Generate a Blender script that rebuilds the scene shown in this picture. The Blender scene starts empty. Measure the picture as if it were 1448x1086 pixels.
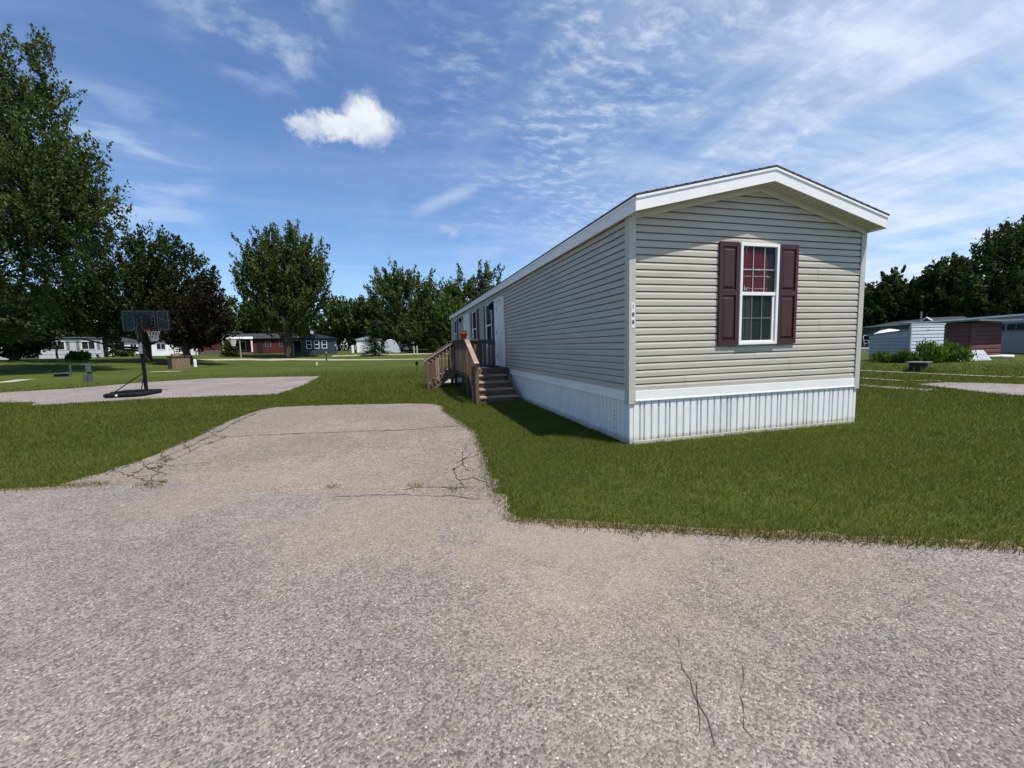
import bpy, bmesh, math, random
import numpy as np
from mathutils import Vector, Matrix
from mathutils.geometry import delaunay_2d_cdt
R = math.radians
S = bpy.context.scene
COL = S.collection
random.seed(7)

# ------------------------------------------------------------------ camera, sky, sun, exposure
CX, CY, CH = -3.0911, -5.0774, 1.45
YAW, PITCH, ROLL, FPX = R(15.145), R(-5.388), R(-1.439), 576.23
cf = Vector((math.sin(YAW)*math.cos(PITCH), math.cos(YAW)*math.cos(PITCH), math.sin(PITCH)))
cr = Vector((math.cos(YAW), -math.sin(YAW), 0)); cu = cr.cross(cf)
cr2 = cr*math.cos(ROLL)+cu*math.sin(ROLL); cu2 = -cr*math.sin(ROLL)+cu*math.cos(ROLL)
cam_d = bpy.data.cameras.new('camera'); cam = bpy.data.objects.new('camera', cam_d); COL.objects.link(cam)
cam.matrix_world = Matrix(((cr2.x, cu2.x, -cf.x, CX), (cr2.y, cu2.y, -cf.y, CY), (cr2.z, cu2.z, -cf.z, CH), (0, 0, 0, 1)))
cam_d.sensor_width = 36; cam_d.lens = FPX/1448*36; cam_d.clip_end = 3000; cam_d.clip_start = 0.05
S.camera = cam
S.cycles.max_bounces = 6; S.cycles.diffuse_bounces = 3; S.cycles.transparent_max_bounces = 12
S.view_settings.view_transform = 'Standard'; S.view_settings.look = 'None'
S.view_settings.exposure = 0.5; S.view_settings.gamma = 1
SUN_EL = 64.0
SUN_DIR = Vector((0.6*math.cos(R(SUN_EL)), -0.8*math.cos(R(SUN_EL)), math.sin(R(SUN_EL))))
sun_d = bpy.data.lights.new('sun', 'SUN'); sun_d.energy = 4.0; sun_d.angle = R(0.5); sun_d.color = (1.0, 0.95, 0.88)
sun = bpy.data.objects.new('sun', sun_d); COL.objects.link(sun)
sun.rotation_euler = (-SUN_DIR).to_track_quat('-Z', 'Y').to_euler()
sun.location = (10, -10, 30)


class NT:
    """small helper for wiring shader nodes"""
    def __init__(s, tree): s.t = tree; s.n = tree.nodes; s.l = tree.links
    def add(s, typ, **kw):
        n = s.n.new(typ)
        for k, v in kw.items(): setattr(n, k, v)
        return n
    def put(s, sock, v):
        if isinstance(v, bpy.types.NodeSocket): s.l.new(v, sock)
        else: sock.default_value = v
    def m(s, op, a, b=0.0, c=None):
        n = s.add('ShaderNodeMath', operation=op); s.put(n.inputs[0], a); s.put(n.inputs[1], b)
        if c is not None: s.put(n.inputs[2], c)
        return n.outputs[0]
    def vm(s, op, a, b=(0, 0, 0)):
        n = s.add('ShaderNodeVectorMath', operation=op); s.put(n.inputs[0], a); s.put(n.inputs[1], b)
        return n.outputs['Value'] if op in ('DOT_PRODUCT', 'LENGTH') else n.outputs[0]
    def ss(s, x, lo, hi, a=0.0, b=1.0):
        n = s.add('ShaderNodeMapRange', interpolation_type='SMOOTHSTEP')
        s.put(n.inputs[0], x); n.inputs[1].default_value = lo; n.inputs[2].default_value = hi
        n.inputs[3].default_value = a; n.inputs[4].default_value = b
        return n.outputs[0]
    def mapping(s, v, scale=(1, 1, 1), rot=(0, 0, 0), loc=(0, 0, 0)):
        n = s.add('ShaderNodeMapping'); s.put(n.inputs[0], v)
        n.inputs['Scale'].default_value = scale; n.inputs['Rotation'].default_value = rot; n.inputs['Location'].default_value = loc
        return n.outputs[0]
    def noise(s, v, scale, detail=4, rough=.55, dist=0.0, out=0):
        n = s.add('ShaderNodeTexNoise'); s.put(n.inputs['Vector'], v)
        n.inputs['Scale'].default_value = scale; n.inputs['Detail'].default_value = detail
        n.inputs['Roughness'].default_value = rough; n.inputs['Distortion'].default_value = dist
        return n.outputs[out]
    def mix(s, f, a, b, mode='MIX'):
        n = s.add('ShaderNodeMix', data_type='RGBA', blend_type=mode)
        s.put(n.inputs[0], f)
        s.put(n.inputs[6], a if isinstance(a, bpy.types.NodeSocket) else (*a[:3], 1))
        s.put(n.inputs[7], b if isinstance(b, bpy.types.NodeSocket) else (*b[:3], 1))
        return n.outputs[2]
    def sep(s, v):
        n = s.add('ShaderNodeSeparateXYZ'); s.put(n.inputs[0], v); return n.outputs
    def comb(s, x, y, z):
        n = s.add('ShaderNodeCombineXYZ'); s.put(n.inputs[0], x); s.put(n.inputs[1], y); s.put(n.inputs[2], z); return n.outputs[0]


world = bpy.data.worlds.new('World'); S.world = world; world.use_nodes = True
def build_sky():
    t = NT(world.node_tree); t.n.clear()
    out = t.add('ShaderNodeOutputWorld'); bg = t.add('ShaderNodeBackground'); t.l.new(bg.outputs[0], out.inputs[0])
    bg.inputs[1].default_value = 0.10
    sky = t.add('ShaderNodeTexSky', sky_type='NISHITA'); sky.sun_disc = False
    sky.sun_elevation = R(SUN_EL); sky.sun_rotation = math.atan2(SUN_DIR.x, SUN_DIR.y)
    sky.altitude = 250; sky.air_density = 1.0; sky.dust_density = 0.3; sky.ozone_density = 2.5
    d = t.add('ShaderNodeTexCoord').outputs['Generated']
    x, y, z = t.sep(d)
    zz = t.m('MAXIMUM', z, 0.03)
    P = t.comb(t.m('DIVIDE', x, t.m('ADD', zz, .06)), t.m('DIVIDE', y, t.m('ADD', zz, .06)), 0.0)
    def lobe(c, lo, hi):            # soft cone around a sky direction
        return t.ss(t.vm('DOT_PRODUCT', d, Vector(c).normalized()), math.cos(R(lo)), math.cos(R(hi)))
    warp = t.noise(P, 1.3, 3, .6, 0, 1)
    Pw = t.vm('ADD', P, t.vm('MULTIPLY', t.vm('SUBTRACT', warp, (.5, .5, .5)), (.22, .22, 0)))
    # long thin cirrus streaks
    st1 = t.noise(t.mapping(Pw, (.45, 1.7, 1), (0, 0, R(-38))), 1.5, 9, .64)
    st2 = t.noise(t.mapping(Pw, (1.9, .42, 1), (0, 0, R(-14))), 1.3, 9, .62)
    st1 = t.ss(st1, .36, .82); st2 = t.ss(st2, .40, .82)
    # mottled altocumulus
    fl = t.noise(t.mapping(Pw, (1.2, 1.9, 1), (0, 0, R(-25))), 8.5, 6, .62)
    fb = t.noise(Pw, 2.0, 4, .55)
    fl = t.m('MULTIPLY', t.ss(fl, .42, .72), t.ss(fb, .34, .62))
    # where the cloud veil is thick: thick to the right, thin to the left
    right = t.ss(t.vm('DOT_PRODUCT', d, (.97, -.26, 0)), -.30, .62)
    low = t.ss(z, .02, .36, 1, 0)
    m1 = t.m('MULTIPLY', st1, t.m('ADD', t.m('MULTIPLY', right, .44), .12))
    m2 = t.m('MULTIPLY', st2, t.m('ADD', t.m('MULTIPLY', right, .40), t.m('ADD', t.m('MULTIPLY', low, .12), .07)))
    alto = t.m('MULTIPLY', fl, t.m('MULTIPLY', lobe((.44, .74, .54), 30, 4), .46))
    wisp = t.m('MULTIPLY', t.ss(t.noise(Pw, 5.5, 7, .6), .42, .72), t.m('MULTIPLY', lobe((-.20, .79, .585), 10, 1), .55))
    rveil = t.m('MULTIPLY', t.ss(t.noise(t.mapping(Pw, (.5, 1.5, 1), (0, 0, R(20))), .9, 7, .62), .28, .72), t.m('MULTIPLY', lobe((.90, .43, .11), 30, 4), .62))
    base = t.m('ADD', t.m('MULTIPLY', right, .10), t.m('MULTIPLY', t.ss(z, .0, .26, 1, 0), .06))
    # a short streak
    dd = t.vm('DOT_PRODUCT', d, Vector((.082, .947, .311)).cross(Vector((.16, .93, .345))).normalized())
    along = lobe((.115, .94, .322), 5.5, 1)
    sk = t.m('MULTIPLY', t.ss(t.m('ABSOLUTE', t.m('ADD', dd, t.m('MULTIPLY', t.m('SUBTRACT', t.noise(d, 9, 4), .5), .02))), .0, .022, 1, 0), t.m('MULTIPLY', along, .30))
    ls = t.m('MULTIPLY', t.ss(t.noise(t.mapping(d, (3, 3, 14)), 2.2, 6, .6, .3), .42, .68), t.m('MULTIPLY', lobe((-.43, .85, .305), 9, 1), .32))
    veil = t.m('ADD', t.m('ADD', m1, m2), t.m('ADD', t.m('ADD', alto, wisp), t.m('ADD', t.m('ADD', rveil, base), t.m('ADD', sk, ls))))
    veil = t.m('MINIMUM', veil, .9)
    # one small cumulus puff
    n1 = t.noise(d, 24, 8, .66, 0, 1)
    q = t.vm('ADD', d, t.vm('MULTIPLY', t.vm('SUBTRACT', n1, (.5, .5, .5)), (.074, .074, .074)))
    def puff(c, s, rx, rz):
        c = Vector(c).normalized(); e = Vector((c.y, -c.x, 0)).normalized(); up = e.cross(c)
        a = t.m('DIVIDE', t.vm('DOT_PRODUCT', q, e), rx); b = t.vm('DOT_PRODUCT', q, up)
        b = t.m('DIVIDE', b, rz)
        r2 = t.m('SQRT', t.m('ADD', t.m('MULTIPLY', a, a), t.m('MULTIPLY', b, b)))
        return t.m('MULTIPLY', t.ss(r2, .40, 1.08, 1, 0), t.ss(t.vm('DOT_PRODUCT', d, c), .9, .95))
    c1 = puff((-.0400, .8918, .4506), 0, .062, .052); c2 = puff((-.090, .8962, .4344), 0, .075, .030); c3 = puff((-.1560, .8929, .4223), 0, .040, .022)
    cum = t.m('MAXIMUM', t.m('MAXIMUM', c1, c2), t.m('MULTIPLY', c3, .75))
    c4 = t.m('MULTIPLY', puff((.125, .955, .262), 0, .030, .014), .45)
    cum = t.m('MAXIMUM', cum, c4)
    # cloud brightness: sunlit tops, greyer undersides
    shade = t.ss(t.m('ADD', z, t.m('MULTIPLY', t.m('SUBTRACT', t.noise(d, 22, 4), .5), .10)), .395, .455)
    cumcol = t.mix(shade, (4.2, 4.7, 5.6), (6.6, 6.8, 7.1))
    tint = t.mix(1.0, sky.outputs[0], (.81, .98, 1.15), 'MULTIPLY')
    c = t.mix(veil, tint, (5.6, 6.3, 7.4))
    c = t.mix(t.m('MULTIPLY', cum, .93), c, cumcol)
    t.l.new(c, bg.inputs[0])
build_sky()

# ------------------------------------------------------------------ where things stand
def smooth(x, a, b):
    u = min(1.0, max(0.0, (x-a)/(b-a))); return u*u*(3-2*u)
def lerp_tab(x, tab):
    if x <= tab[0][0]: return tab[0][1]
    for (a, u), (b, v) in zip(tab, tab[1:]):
        if x <= b: return u+(v-u)*(x-a)/(b-a)
    return tab[-1][1]
def terrain(X, Y):
    """the lawn is level round the home and rises gently towards the far trees"""
    dx, dy = X-CX, Y-CY
    if dy < 5: return 0.0
    rho = math.hypot(dx, dy); az = math.degrees(math.atan2(dx, dy))
    amp = lerp_tab(az, ((-36, 1.25), (-25, 1.2), (-4, 1.2), (8, 1.0), (16, 0)))
    r0 = lerp_tab(az, ((-25, 35), (-15, 54))); r1 = lerp_tab(az, ((-25, 88), (-15, 96)))
    return amp*smooth(rho, r0, r1)
def ray(px, py): return cf+cr2*((px-724)/FPX)-cu2*((py-543)/FPX)
def up(px, py, z): return Vector((CX, CY, CH))+ray(px, py)*z
def at(px, z, off=0.0):
    lo, hi = 300.0, 1086.0
    for _ in range(40):
        m = (lo+hi)/2; p = up(px, m, z)
        if p.z > terrain(p.x, p.y)+off: lo = m
        else: hi = m
    return up(px, lo, z)
def gnd(px, py, Z=0.0):
    d = ray(px, py); k = (Z-CH)/d.z
    return Vector((CX, CY, CH))+d*k

# ------------------------------------------------------------------ materials
MATS = {}
def mat(name, col, rough=.6, var=.12, vscale=3.0, bump=0.0, bscale=40, metallic=0.0, spec=.3, stretch=(1, 1, 1), dirt=None):
    if name in MATS: return MATS[name]
    m = bpy.data.materials.new(name); m.use_nodes = True; t = NT(m.node_tree)
    b = m.node_tree.nodes['Principled BSDF']
    v = t.mapping(t.add('ShaderNodeTexCoord').outputs['Object'], stretch)
    n = t.noise(v, vscale, 5, .6); n2 = t.noise(v, vscale*9, 3, .6)
    k = t.m('ADD', t.m('MULTIPLY', n, .65), t.m('MULTIPLY', n2, .35))
    c = t.mix(t.ss(k, .3, .7), [x*(1-var) for x in col], [x*(1+var) for x in col])
    if dirt: c = t.mix(t.m('MULTIPLY', t.ss(t.noise(v, vscale*.6, 6, .7), .5, .75), dirt[1]), c, dirt[0])
    t.l.new(c, b.inputs['Base Color'])
    b.inputs['Roughness'].default_value = rough; b.inputs['Metallic'].default_value = metallic
    b.inputs['Specular IOR Level'].default_value = spec
    if bump:
        bn = t.add('ShaderNodeBump'); bn.inputs['Strength'].default_value = bump; bn.inputs['Distance'].default_value = .01
        t.l.new(t.noise(v, bscale, 4), bn.inputs['Height']); t.l.new(bn.outputs[0], b.inputs['Normal'])
    MATS[name] = m; return m
def glass_mat(name, col=(.02, .024, .026), rough=.05):
    if name in MATS: return MATS[name]
    m = bpy.data.materials.new(name); m.use_nodes = True; t = NT(m.node_tree); t.n.clear()
    o = t.add('ShaderNodeOutputMaterial'); mx = t.add('ShaderNodeMixShader')
    tr = t.add('ShaderNodeBsdfTransparent'); gl = t.add('ShaderNodeBsdfGlossy'); gl.inputs['Roughness'].default_value = rough
    tr.inputs[0].default_value = (.88, .92, .9, 1)
    lw = t.add('ShaderNodeLayerWeight'); lw.inputs[0].default_value = .25
    bk = t.add('ShaderNodeNewGeometry').outputs['Backfacing']
    fr = t.m('MULTIPLY', t.m('MULTIPLY', lw.outputs['Fresnel'], .45), t.m('SUBTRACT', 1.0, bk))
    t.l.new(fr, mx.inputs[0]); t.l.new(tr.outputs[0], mx.inputs[1]); t.l.new(gl.outputs[0], mx.inputs[2]); t.l.new(mx.outputs[0], o.inputs[0])
    MATS[name] = m; return m

SIDING = mat('vinyl_siding', (.450, .415, .345), .5, .08, 1.2, 0, 40, 0, .35, (1, 1, 5), ((.36, .33, .26), .45))
TRIM = mat('siding_trim', (.47, .45, .385), .5, .06, 3)
WHITE = mat('white_vinyl', (.82, .80, .765), .45, .04, 2.0, 0, 40, 0, .35, (1, 1, 1), ((.55, .55, .53), .25))
SKIRT = mat('white_skirting', (.79, .77, .73), .5, .05, 1.6, 0, 40, 0, .3, (1, 1, .5), ((.5, .5, .46), .35))
def splash_dirt(m, z0, z1, col):
    t = NT(m.node_tree); b = t.n['Principled BSDF']; src = b.inputs['Base Color'].links[0].from_socket
    g = t.add('ShaderNodeNewGeometry').outputs['Position']; z = t.sep(g)[2]
    k = t.m('SUBTRACT', t.ss(z, z0, z1, 1, 0), t.m('MULTIPLY', t.noise(t.mapping(g, (1, 1, .4)), 5, 6, .7), .75))
    t.l.new(t.mix(t.m('MULTIPLY', t.ss(k, .0, .55), .65), src, col), b.inputs['Base Color'])
splash_dirt(SKIRT, .0, .22, (.26, .24, .15))
SOFFIT = mat('soffit_vinyl', (.56, .54, .46), .55, .06, 2)
SHINGLE = mat('roof_shingle', (.055, .055, .06), .9, .35, 14, .6, 90)
SHUTTER = mat('maroon_shutter', (.050, .017, .016), .45, .12, 5, .12, 160, 0, .4)
DARK = mat('dark_interior', (.012, .013, .014), .8, .2, 4)
GLASS = glass_mat('window_glass')
BLACK = mat('black_paint', (.008, .008, .009), .6, .2, 8, 0, 40, 0, .12)
BLACKPLASTIC = mat('black_plastic', (.010, .011, .012), .6, .25, 6, 0, 40, 0, .15)
WOOD = mat('weathered_deck_wood', (.130, .092, .066), .8, .38, 2.2, .35, 60, 0, .2, (1, 1, .35))
WOODLT = mat('pale_deck_tread', (.29, .215, .155), .8, .30, 2.5, .35, 60, 0, .2)
DOORW = mat('white_door', (.74, .76, .78), .4, .04, 2)
RED = mat('red_printed_sheet', (.150, .006, .014), .5, .25, 3)
INK = mat('pale_print', (.66, .60, .60), .6, .2, 8)
TERRA = mat('terracotta_pot', (.30, .05, .025), .7, .15, 8)
BARK = mat('bark', (.055, .045, .036), .9, .35, 6, .8, 30, 0, .1, (1, 1, .3))
GREYMETAL = mat('grey_metal', (.22, .24, .26), .5, .2, 3, 0, 40, .2)
CONC = mat('pale_concrete', (.36, .33, .28), .9, .2, 2, .3, 60)

def leaf_mat(name, dark, light, trans=.25):
    if name in MATS: return MATS[name]
    m = bpy.data.materials.new(name); m.use_nodes = True; t = NT(m.node_tree); t.n.clear()
    o = t.add('ShaderNodeOutputMaterial')
    a = t.add('ShaderNodeAttribute', attribute_name='tint').outputs['Fac']
    c = t.mix(a, dark, light)
    df = t.add('ShaderNodeBsdfPrincipled'); t.l.new(c, df.inputs['Base Color']); df.inputs['Roughness'].default_value = .7
    df.inputs['Specular IOR Level'].default_value = .08
    tl = t.add('ShaderNodeBsdfTranslucent'); t.l.new(t.mix(1.0, c, (1.2, 1.3, .5), 'MULTIPLY'), tl.inputs[0])
    mx = t.add('ShaderNodeMixShader'); mx.inputs[0].default_value = trans
    t.l.new(df.outputs[0], mx.inputs[1]); t.l.new(tl.outputs[0], mx.inputs[2]); t.l.new(mx.outputs[0], o.inputs[0])
    MATS[name] = m; return m
LEAF = leaf_mat('maple_leaves', (.030, .048, .015), (.120, .145, .045), .32)
LEAF2 = leaf_mat('broad_leaves', (.028, .046, .012), (.105, .135, .034), .3)
LEAFD = leaf_mat('dark_leaves', (.018, .032, .012), (.068, .090, .030), .25)
LEAFR = leaf_mat('maroon_leaves', (.013, .013, .008), (.036, .027, .017), .2)
NEEDLE = leaf_mat('spruce_needles', (.012, .024, .012), (.035, .055, .025), .1)
WEED = leaf_mat('weed_leaves', (.042, .072, .012), (.15, .20, .04), .3)
GRASSM = leaf_mat('grass_blades', (.052, .065, .009), (.165, .174, .038), .32)

# ------------------------------------------------------------------ mesh helpers
class MB:
    def __init__(s): s.v = []; s.f = []
    def add(s, vs, fs):
        o = len(s.v); s.v += [tuple(v) for v in vs]; s.f += [tuple(i+o for i in f) for f in fs]
    def box(s, x0, y0, z0, x1, y1, z1, M=None):
        vs = [Vector((x, y, z)) for z in (z0, z1) for y in (y0, y1) for x in (x0, x1)]
        if M is not None: vs = [M @ v for v in vs]
        s.add(vs, [(0, 2, 3, 1), (4, 5, 7, 6), (0, 1, 5, 4), (2, 6, 7, 3), (0, 4, 6, 2), (1, 3, 7, 5)])
        return s
    def bar(s, a, b, w, h=None, upv=(0, 0, 1)):
        """square bar from a to b"""
        a, b = Vector(a), Vector(b); h = w if h is None else h
        d = (b-a).normalized(); u = Vector(upv)
        if abs(d.dot(u)) > .98: u = Vector((0, 1, 0))
        r = d.cross(u).normalized(); u = r.cross(d)
        vs = [p+r*sx*w/2+u*sy*h/2 for p in (a, b) for sx, sy in ((-1, -1), (1, -1), (1, 1), (-1, 1))]
        s.add(vs, [(3, 2, 1, 0), (4, 5, 6, 7), (0, 1, 5, 4), (1, 2, 6, 5), (2, 3, 7, 6), (3, 0, 4, 7)])
        return s
    def tube(s, pts, rad, n=8, cap=True):
        pts = [Vector(p) for p in pts]
        if not hasattr(rad, '__len__'): rad = [rad]*len(pts)
        rings = []; ref = None
        for i, p in enumerate(pts):
            d = (pts[min(i+1, len(pts)-1)]-pts[max(i-1, 0)]).normalized()
            if ref is None: ref = Vector((1, 0, 0)) if abs(d.x) < .8 else Vector((0, 1, 0))
            r = (ref-d*ref.dot(d)).normalized(); ref = r; u = d.cross(r)
            rings.append([p+(r*math.cos(2*math.pi*k/n)+u*math.sin(2*math.pi*k/n))*rad[i] for k in range(n)])
        vs = [q for g in rings for q in g]; fs = []
        for i in range(len(pts)-1):
            for k in range(n): fs.append((i*n+k, i*n+(k+1) % n, (i+1)*n+(k+1) % n, (i+1)*n+k))
        if cap: fs += [tuple(range(n-1, -1, -1)), tuple((len(pts)-1)*n+k for k in range(n))]
        s.add(vs, fs); return s
    def lathe(s, prof, n=20, c=(0, 0, 0)):
        c = Vector(c); vs = []
        for r, z in prof: vs += [c+Vector((r*math.cos(2*math.pi*k/n), r*math.sin(2*math.pi*k/n), z)) for k in range(n)]
        fs = [(i*n+k, i*n+(k+1) % n, (i+1)*n+(k+1) % n, (i+1)*n+k) for i in range(len(prof)-1) for k in range(n)]
        fs += [tuple(range(n-1, -1, -1)), tuple((len(prof)-1)*n+k for k in range(n))]
        s.add(vs, fs); return s
    def prism(s, poly, d, axis='Y', o=0.0):
        """extrude a 2-D outline; axis Y: poly is (x,z); axis X: (y,z); axis Z: (x,y)"""
        f = {'Y': lambda p, k: (p[0], k, p[1]), 'X': lambda p, k: (k, p[0], p[1]), 'Z': lambda p, k: (p[0], p[1], k)}[axis]
        n = len(poly); vs = [f(p, o) for p in poly]+[f(p, o+d) for p in poly]
        s.add(vs, [tuple(range(n)), tuple(range(2*n-1, n-1, -1))]+[(i, i+n, (i+1) % n+n, (i+1) % n) for i in range(n)])
        return s
    def build(s, name, m, parent=None, smooth_=False, bevel=0.0, fix=True):
        me = bpy.data.meshes.new(name); me.from_pydata(s.v, [], s.f); me.update()
        if fix:
            b = bmesh.new(); b.from_mesh(me); bmesh.ops.recalc_face_normals(b, faces=b.faces); b.to_mesh(me); b.free()
        if smooth_: me.polygons.foreach_set('use_smooth', [True]*len(me.polygons))
        me.materials.append(m); o = bpy.data.objects.new(name, me); COL.objects.link(o)
        if parent: o.parent = parent
        if bevel:
            md = o.modifiers.new('bevel', 'BEVEL'); md.width = bevel; md.segments = 2; md.limit_method = 'ANGLE'
        return o
def tag(o, label=None, cat=None, group=None, kind=None):
    for k, v in (('label', label), ('category', cat), ('group', group), ('kind', kind)):
        if v: o[k] = v
    return o
def thing(name, label, cat, loc=(0, 0, 0), rz=0.0, group=None):
    o = bpy.data.objects.new(name, None); COL.objects.link(o); o.empty_display_size = .3
    o.location = loc; o.rotation_euler = (0, 0, rz)
    return tag(o, label, cat, group)
def copy_tree(o, parent=None):
    c = o.copy(); COL.objects.link(c)
    if parent: c.parent = parent
    for ch in [k for k in COL.objects if k.parent == o]: copy_tree(ch, c)
    return c
def text_mesh(txt, size, m, name, parent, M):
    cu_ = bpy.data.curves.new(name, 'FONT'); cu_.body = txt; cu_.size = size; cu_.extrude = .0015
    cu_.align_x = 'CENTER'; cu_.align_y = 'CENTER'
    tmp = bpy.data.objects.new('tmp', cu_); COL.objects.link(tmp); bpy.context.view_layer.update()
    me = bpy.data.meshes.new_from_object(tmp.evaluated_get(bpy.context.evaluated_depsgraph_get()))
    bpy.data.objects.remove(tmp); me.transform(M); me.materials.clear(); me.materials.append(m); me.name = name
    o = bpy.data.objects.new(name, me); COL.objects.link(o); o.parent = parent; return o
def np_mesh(name, V, loops, nper, tint, m, parent=None):
    """mesh of equal polygons from numpy arrays"""
    me = bpy.data.meshes.new(name); nf = len(loops)//nper
    me.vertices.add(len(V)); me.vertices.foreach_set('co', V.astype(np.float32).ravel())
    me.loops.add(len(loops)); me.loops.foreach_set('vertex_index', loops.astype(np.int32))
    me.polygons.add(nf); me.polygons.foreach_set('loop_start', np.arange(nf, dtype=np.int32)*nper)
    me.polygons.foreach_set('loop_total', np.full(nf, nper, dtype=np.int32))
    at_ = me.attributes.new('tint', 'FLOAT', 'POINT'); at_.data.foreach_set('value', tint.astype(np.float32))
    me.update(calc_edges=True); me.validate(); me.materials.append(m)
    o = bpy.data.objects.new(name, me); COL.objects.link(o)
    if parent: o.parent = parent
    return o
def jag(poly, step, amp, seed=1):
    """walk an outline in small steps with a ragged edge"""
    rnd = random.Random(seed); out = []
    for (a, b) in zip(poly, poly[1:]+poly[:1]):
        a, b = Vector(a[:2]), Vector(b[:2]); L = (b-a).length; n = max(1, int(L/step))
        nrm = Vector((-(b-a).y, (b-a).x)).normalized()
        for i in range(n):
            k = i/n; out.append(a+(b-a)*k+nrm*(rnd.gauss(0, amp)))
    return [(p.x, p.y) for p in out]
def sheet(name, poly, z, m, kind='structure'):
    V2 = [Vector(q) for q in poly]; n = len(V2)
    co, _, fa, *_ = delaunay_2d_cdt(V2, [(i, (i+1) % n) for i in range(n)], [list(range(n))], 1, 1e-5)
    fs = []
    for f in fa:
        f = list(f); A = sum(co[f[i]].cross(co[f[(i+1) % len(f)]]) for i in range(len(f)))
        fs.append(f if A > 0 else f[::-1])
    me = bpy.data.meshes.new(name); me.from_pydata([(c.x, c.y, z) for c in co], [], fs)
    me.materials.append(m); o = bpy.data.objects.new(name, me); COL.objects.link(o); o['kind'] = kind; return o

# ------------------------------------------------------------------ ground, road, pavements
def ground_mat():
    m = bpy.data.materials.new('lawn_ground'); m.use_nodes = True; t = NT(m.node_tree); b = t.n['Principled BSDF']
    g = t.add('ShaderNodeNewGeometry').outputs['Position']
    n1 = t.noise(g, .22, 5, .6); n2 = t.noise(g, 2.2, 5, .65); n3 = t.noise(t.mapping(g, (1, 1, 1)), 26, 3, .7)
    c = t.mix(t.ss(n1, .32, .68), (.048, .068, .009), (.080, .098, .016))
    c = t.mix(t.m('MULTIPLY', t.ss(n2, .38, .70), .55), c, (.036, .054, .009))
    c = t.mix(t.m('MULTIPLY', t.ss(n3, .45, .72), .5), c, (.10, .105, .030))
    c = t.mix(t.m('MULTIPLY', t.ss(t.noise(g, .7, 6, .7), .60, .75), .45), c, (.105, .095, .042))
    t.l.new(c, b.inputs['Base Color']); b.inputs['Roughness'].default_value = .9; b.inputs['Specular IOR Level'].default_value = .1
    bn = t.add('ShaderNodeBump'); bn.inputs['Strength'].default_value = .9; bn.inputs['Distance'].default_value = .04
    t.l.new(t.noise(g, 18, 4, .7), bn.inputs['Height']); t.l.new(bn.outputs[0], b.inputs['Normal'])
    return m
def build_ground():
    xs = sorted(set([-1500, -700, -350]+[x for x in range(-220, 161, 4)]+[250, 500, 1500]))
    ys = sorted(set([-600, -200, -80]+[y for y in range(-40, 201, 4)]+[260, 400, 800, 2500]))
    vs = [(x, y, terrain(x, y)) for y in ys for x in xs]; n = len(xs)
    fs = [(j*n+i, j*n+i+1, (j+1)*n+i+1, (j+1)*n+i) for j in range(len(ys)-1) for i in range(n-1)]
    b = MB(); b.add(vs, fs); o = b.build('ground', ground_mat(), None, True); o['kind'] = 'structure'
build_ground()

def asphalt(name, c0, c1, stone, scale, sand=None):
    m = bpy.data.materials.new(name); m.use_nodes = True; t = NT(m.node_tree); b = t.n['Principled BSDF']
    g = t.add('ShaderNodeNewGeometry').outputs['Position']
    big = t.noise(g, .55, 5, .6); mid = t.noise(g, 3.2, 5, .6)
    vo = t.add('ShaderNodeTexVoronoi'); t.put(vo.inputs['Vector'], g); vo.inputs['Scale'].default_value = scale
    r = t.sep(vo.outputs['Color'])[0]
    v2 = t.add('ShaderNodeTexVoronoi'); t.put(v2.inputs['Vector'], g); v2.inputs['Scale'].default_value = scale*.42
    r2 = t.sep(v2.outputs['Color'])[1]
    c = t.mix(t.ss(big, .3, .7), c0, c1)
    c = t.mix(t.m('MULTIPLY', t.ss(mid, .35, .7), .35), c, [x*.78 for x in c0])
    c = t.mix(1.0, c, t.mix(r, (.50, .50, .50), (1.52, 1.51, 1.50)), 'MULTIPLY')
    c = t.mix(1.0, c, t.mix(t.ss(t.noise(g, 160, 3, .7), .3, .7), (.80, .80, .80), (1.2, 1.2, 1.2)), 'MULTIPLY')
    c = t.mix(1.0, c, t.mix(t.ss(t.noise(g, 11, 5, .65), .3, .7), (.88, .88, .885), (1.12, 1.12, 1.11)), 'MULTIPLY')
    c = t.mix(t.m('MULTIPLY', t.m('MULTIPLY', t.m('GREATER_THAN', r2, .80), t.ss(v2.outputs['Distance'], .10, .30, 1, 0)), .8), c, stone)
    c = t.mix(t.m('MULTIPLY', t.m('GREATER_THAN', t.m('SUBTRACT', 1.0, r2), .90), t.m('MULTIPLY', t.ss(v2.outputs['Distance'], .10, .26, 1, 0), .75)), c, [x*.28 for x in c0])
    if sand:
        for (sx, sy, sr, k) in sand:
            p = t.vm('MULTIPLY', t.vm('SUBTRACT', g, (sx, sy, 0)), (1, 1, 0))
            dd = t.m('ADD', t.m('DIVIDE', t.vm('LENGTH', p), sr), t.m('MULTIPLY', t.m('SUBTRACT', t.noise(g, 2.4, 6, .7), .5), 1.8))
            c = t.mix(t.m('MULTIPLY', t.ss(dd, .25, 1.05, 1, 0), k), c, (.33, .255, .185))
    t.l.new(c, b.inputs['Base Color']); b.inputs['Roughness'].default_value = .85; b.inputs['Specular IOR Level'].default_value = .2
    bn = t.add('ShaderNodeBump'); bn.inputs['Strength'].default_value = .55; bn.inputs['Distance'].default_value = .008
    t.l.new(t.m('ADD', t.m('MULTIPLY', vo.outputs['Distance'], -1.0), t.noise(g, 14, 4)), bn.inputs['Height']); t.l.new(bn.outputs[0], b.inputs['Normal'])
    return m
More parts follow.
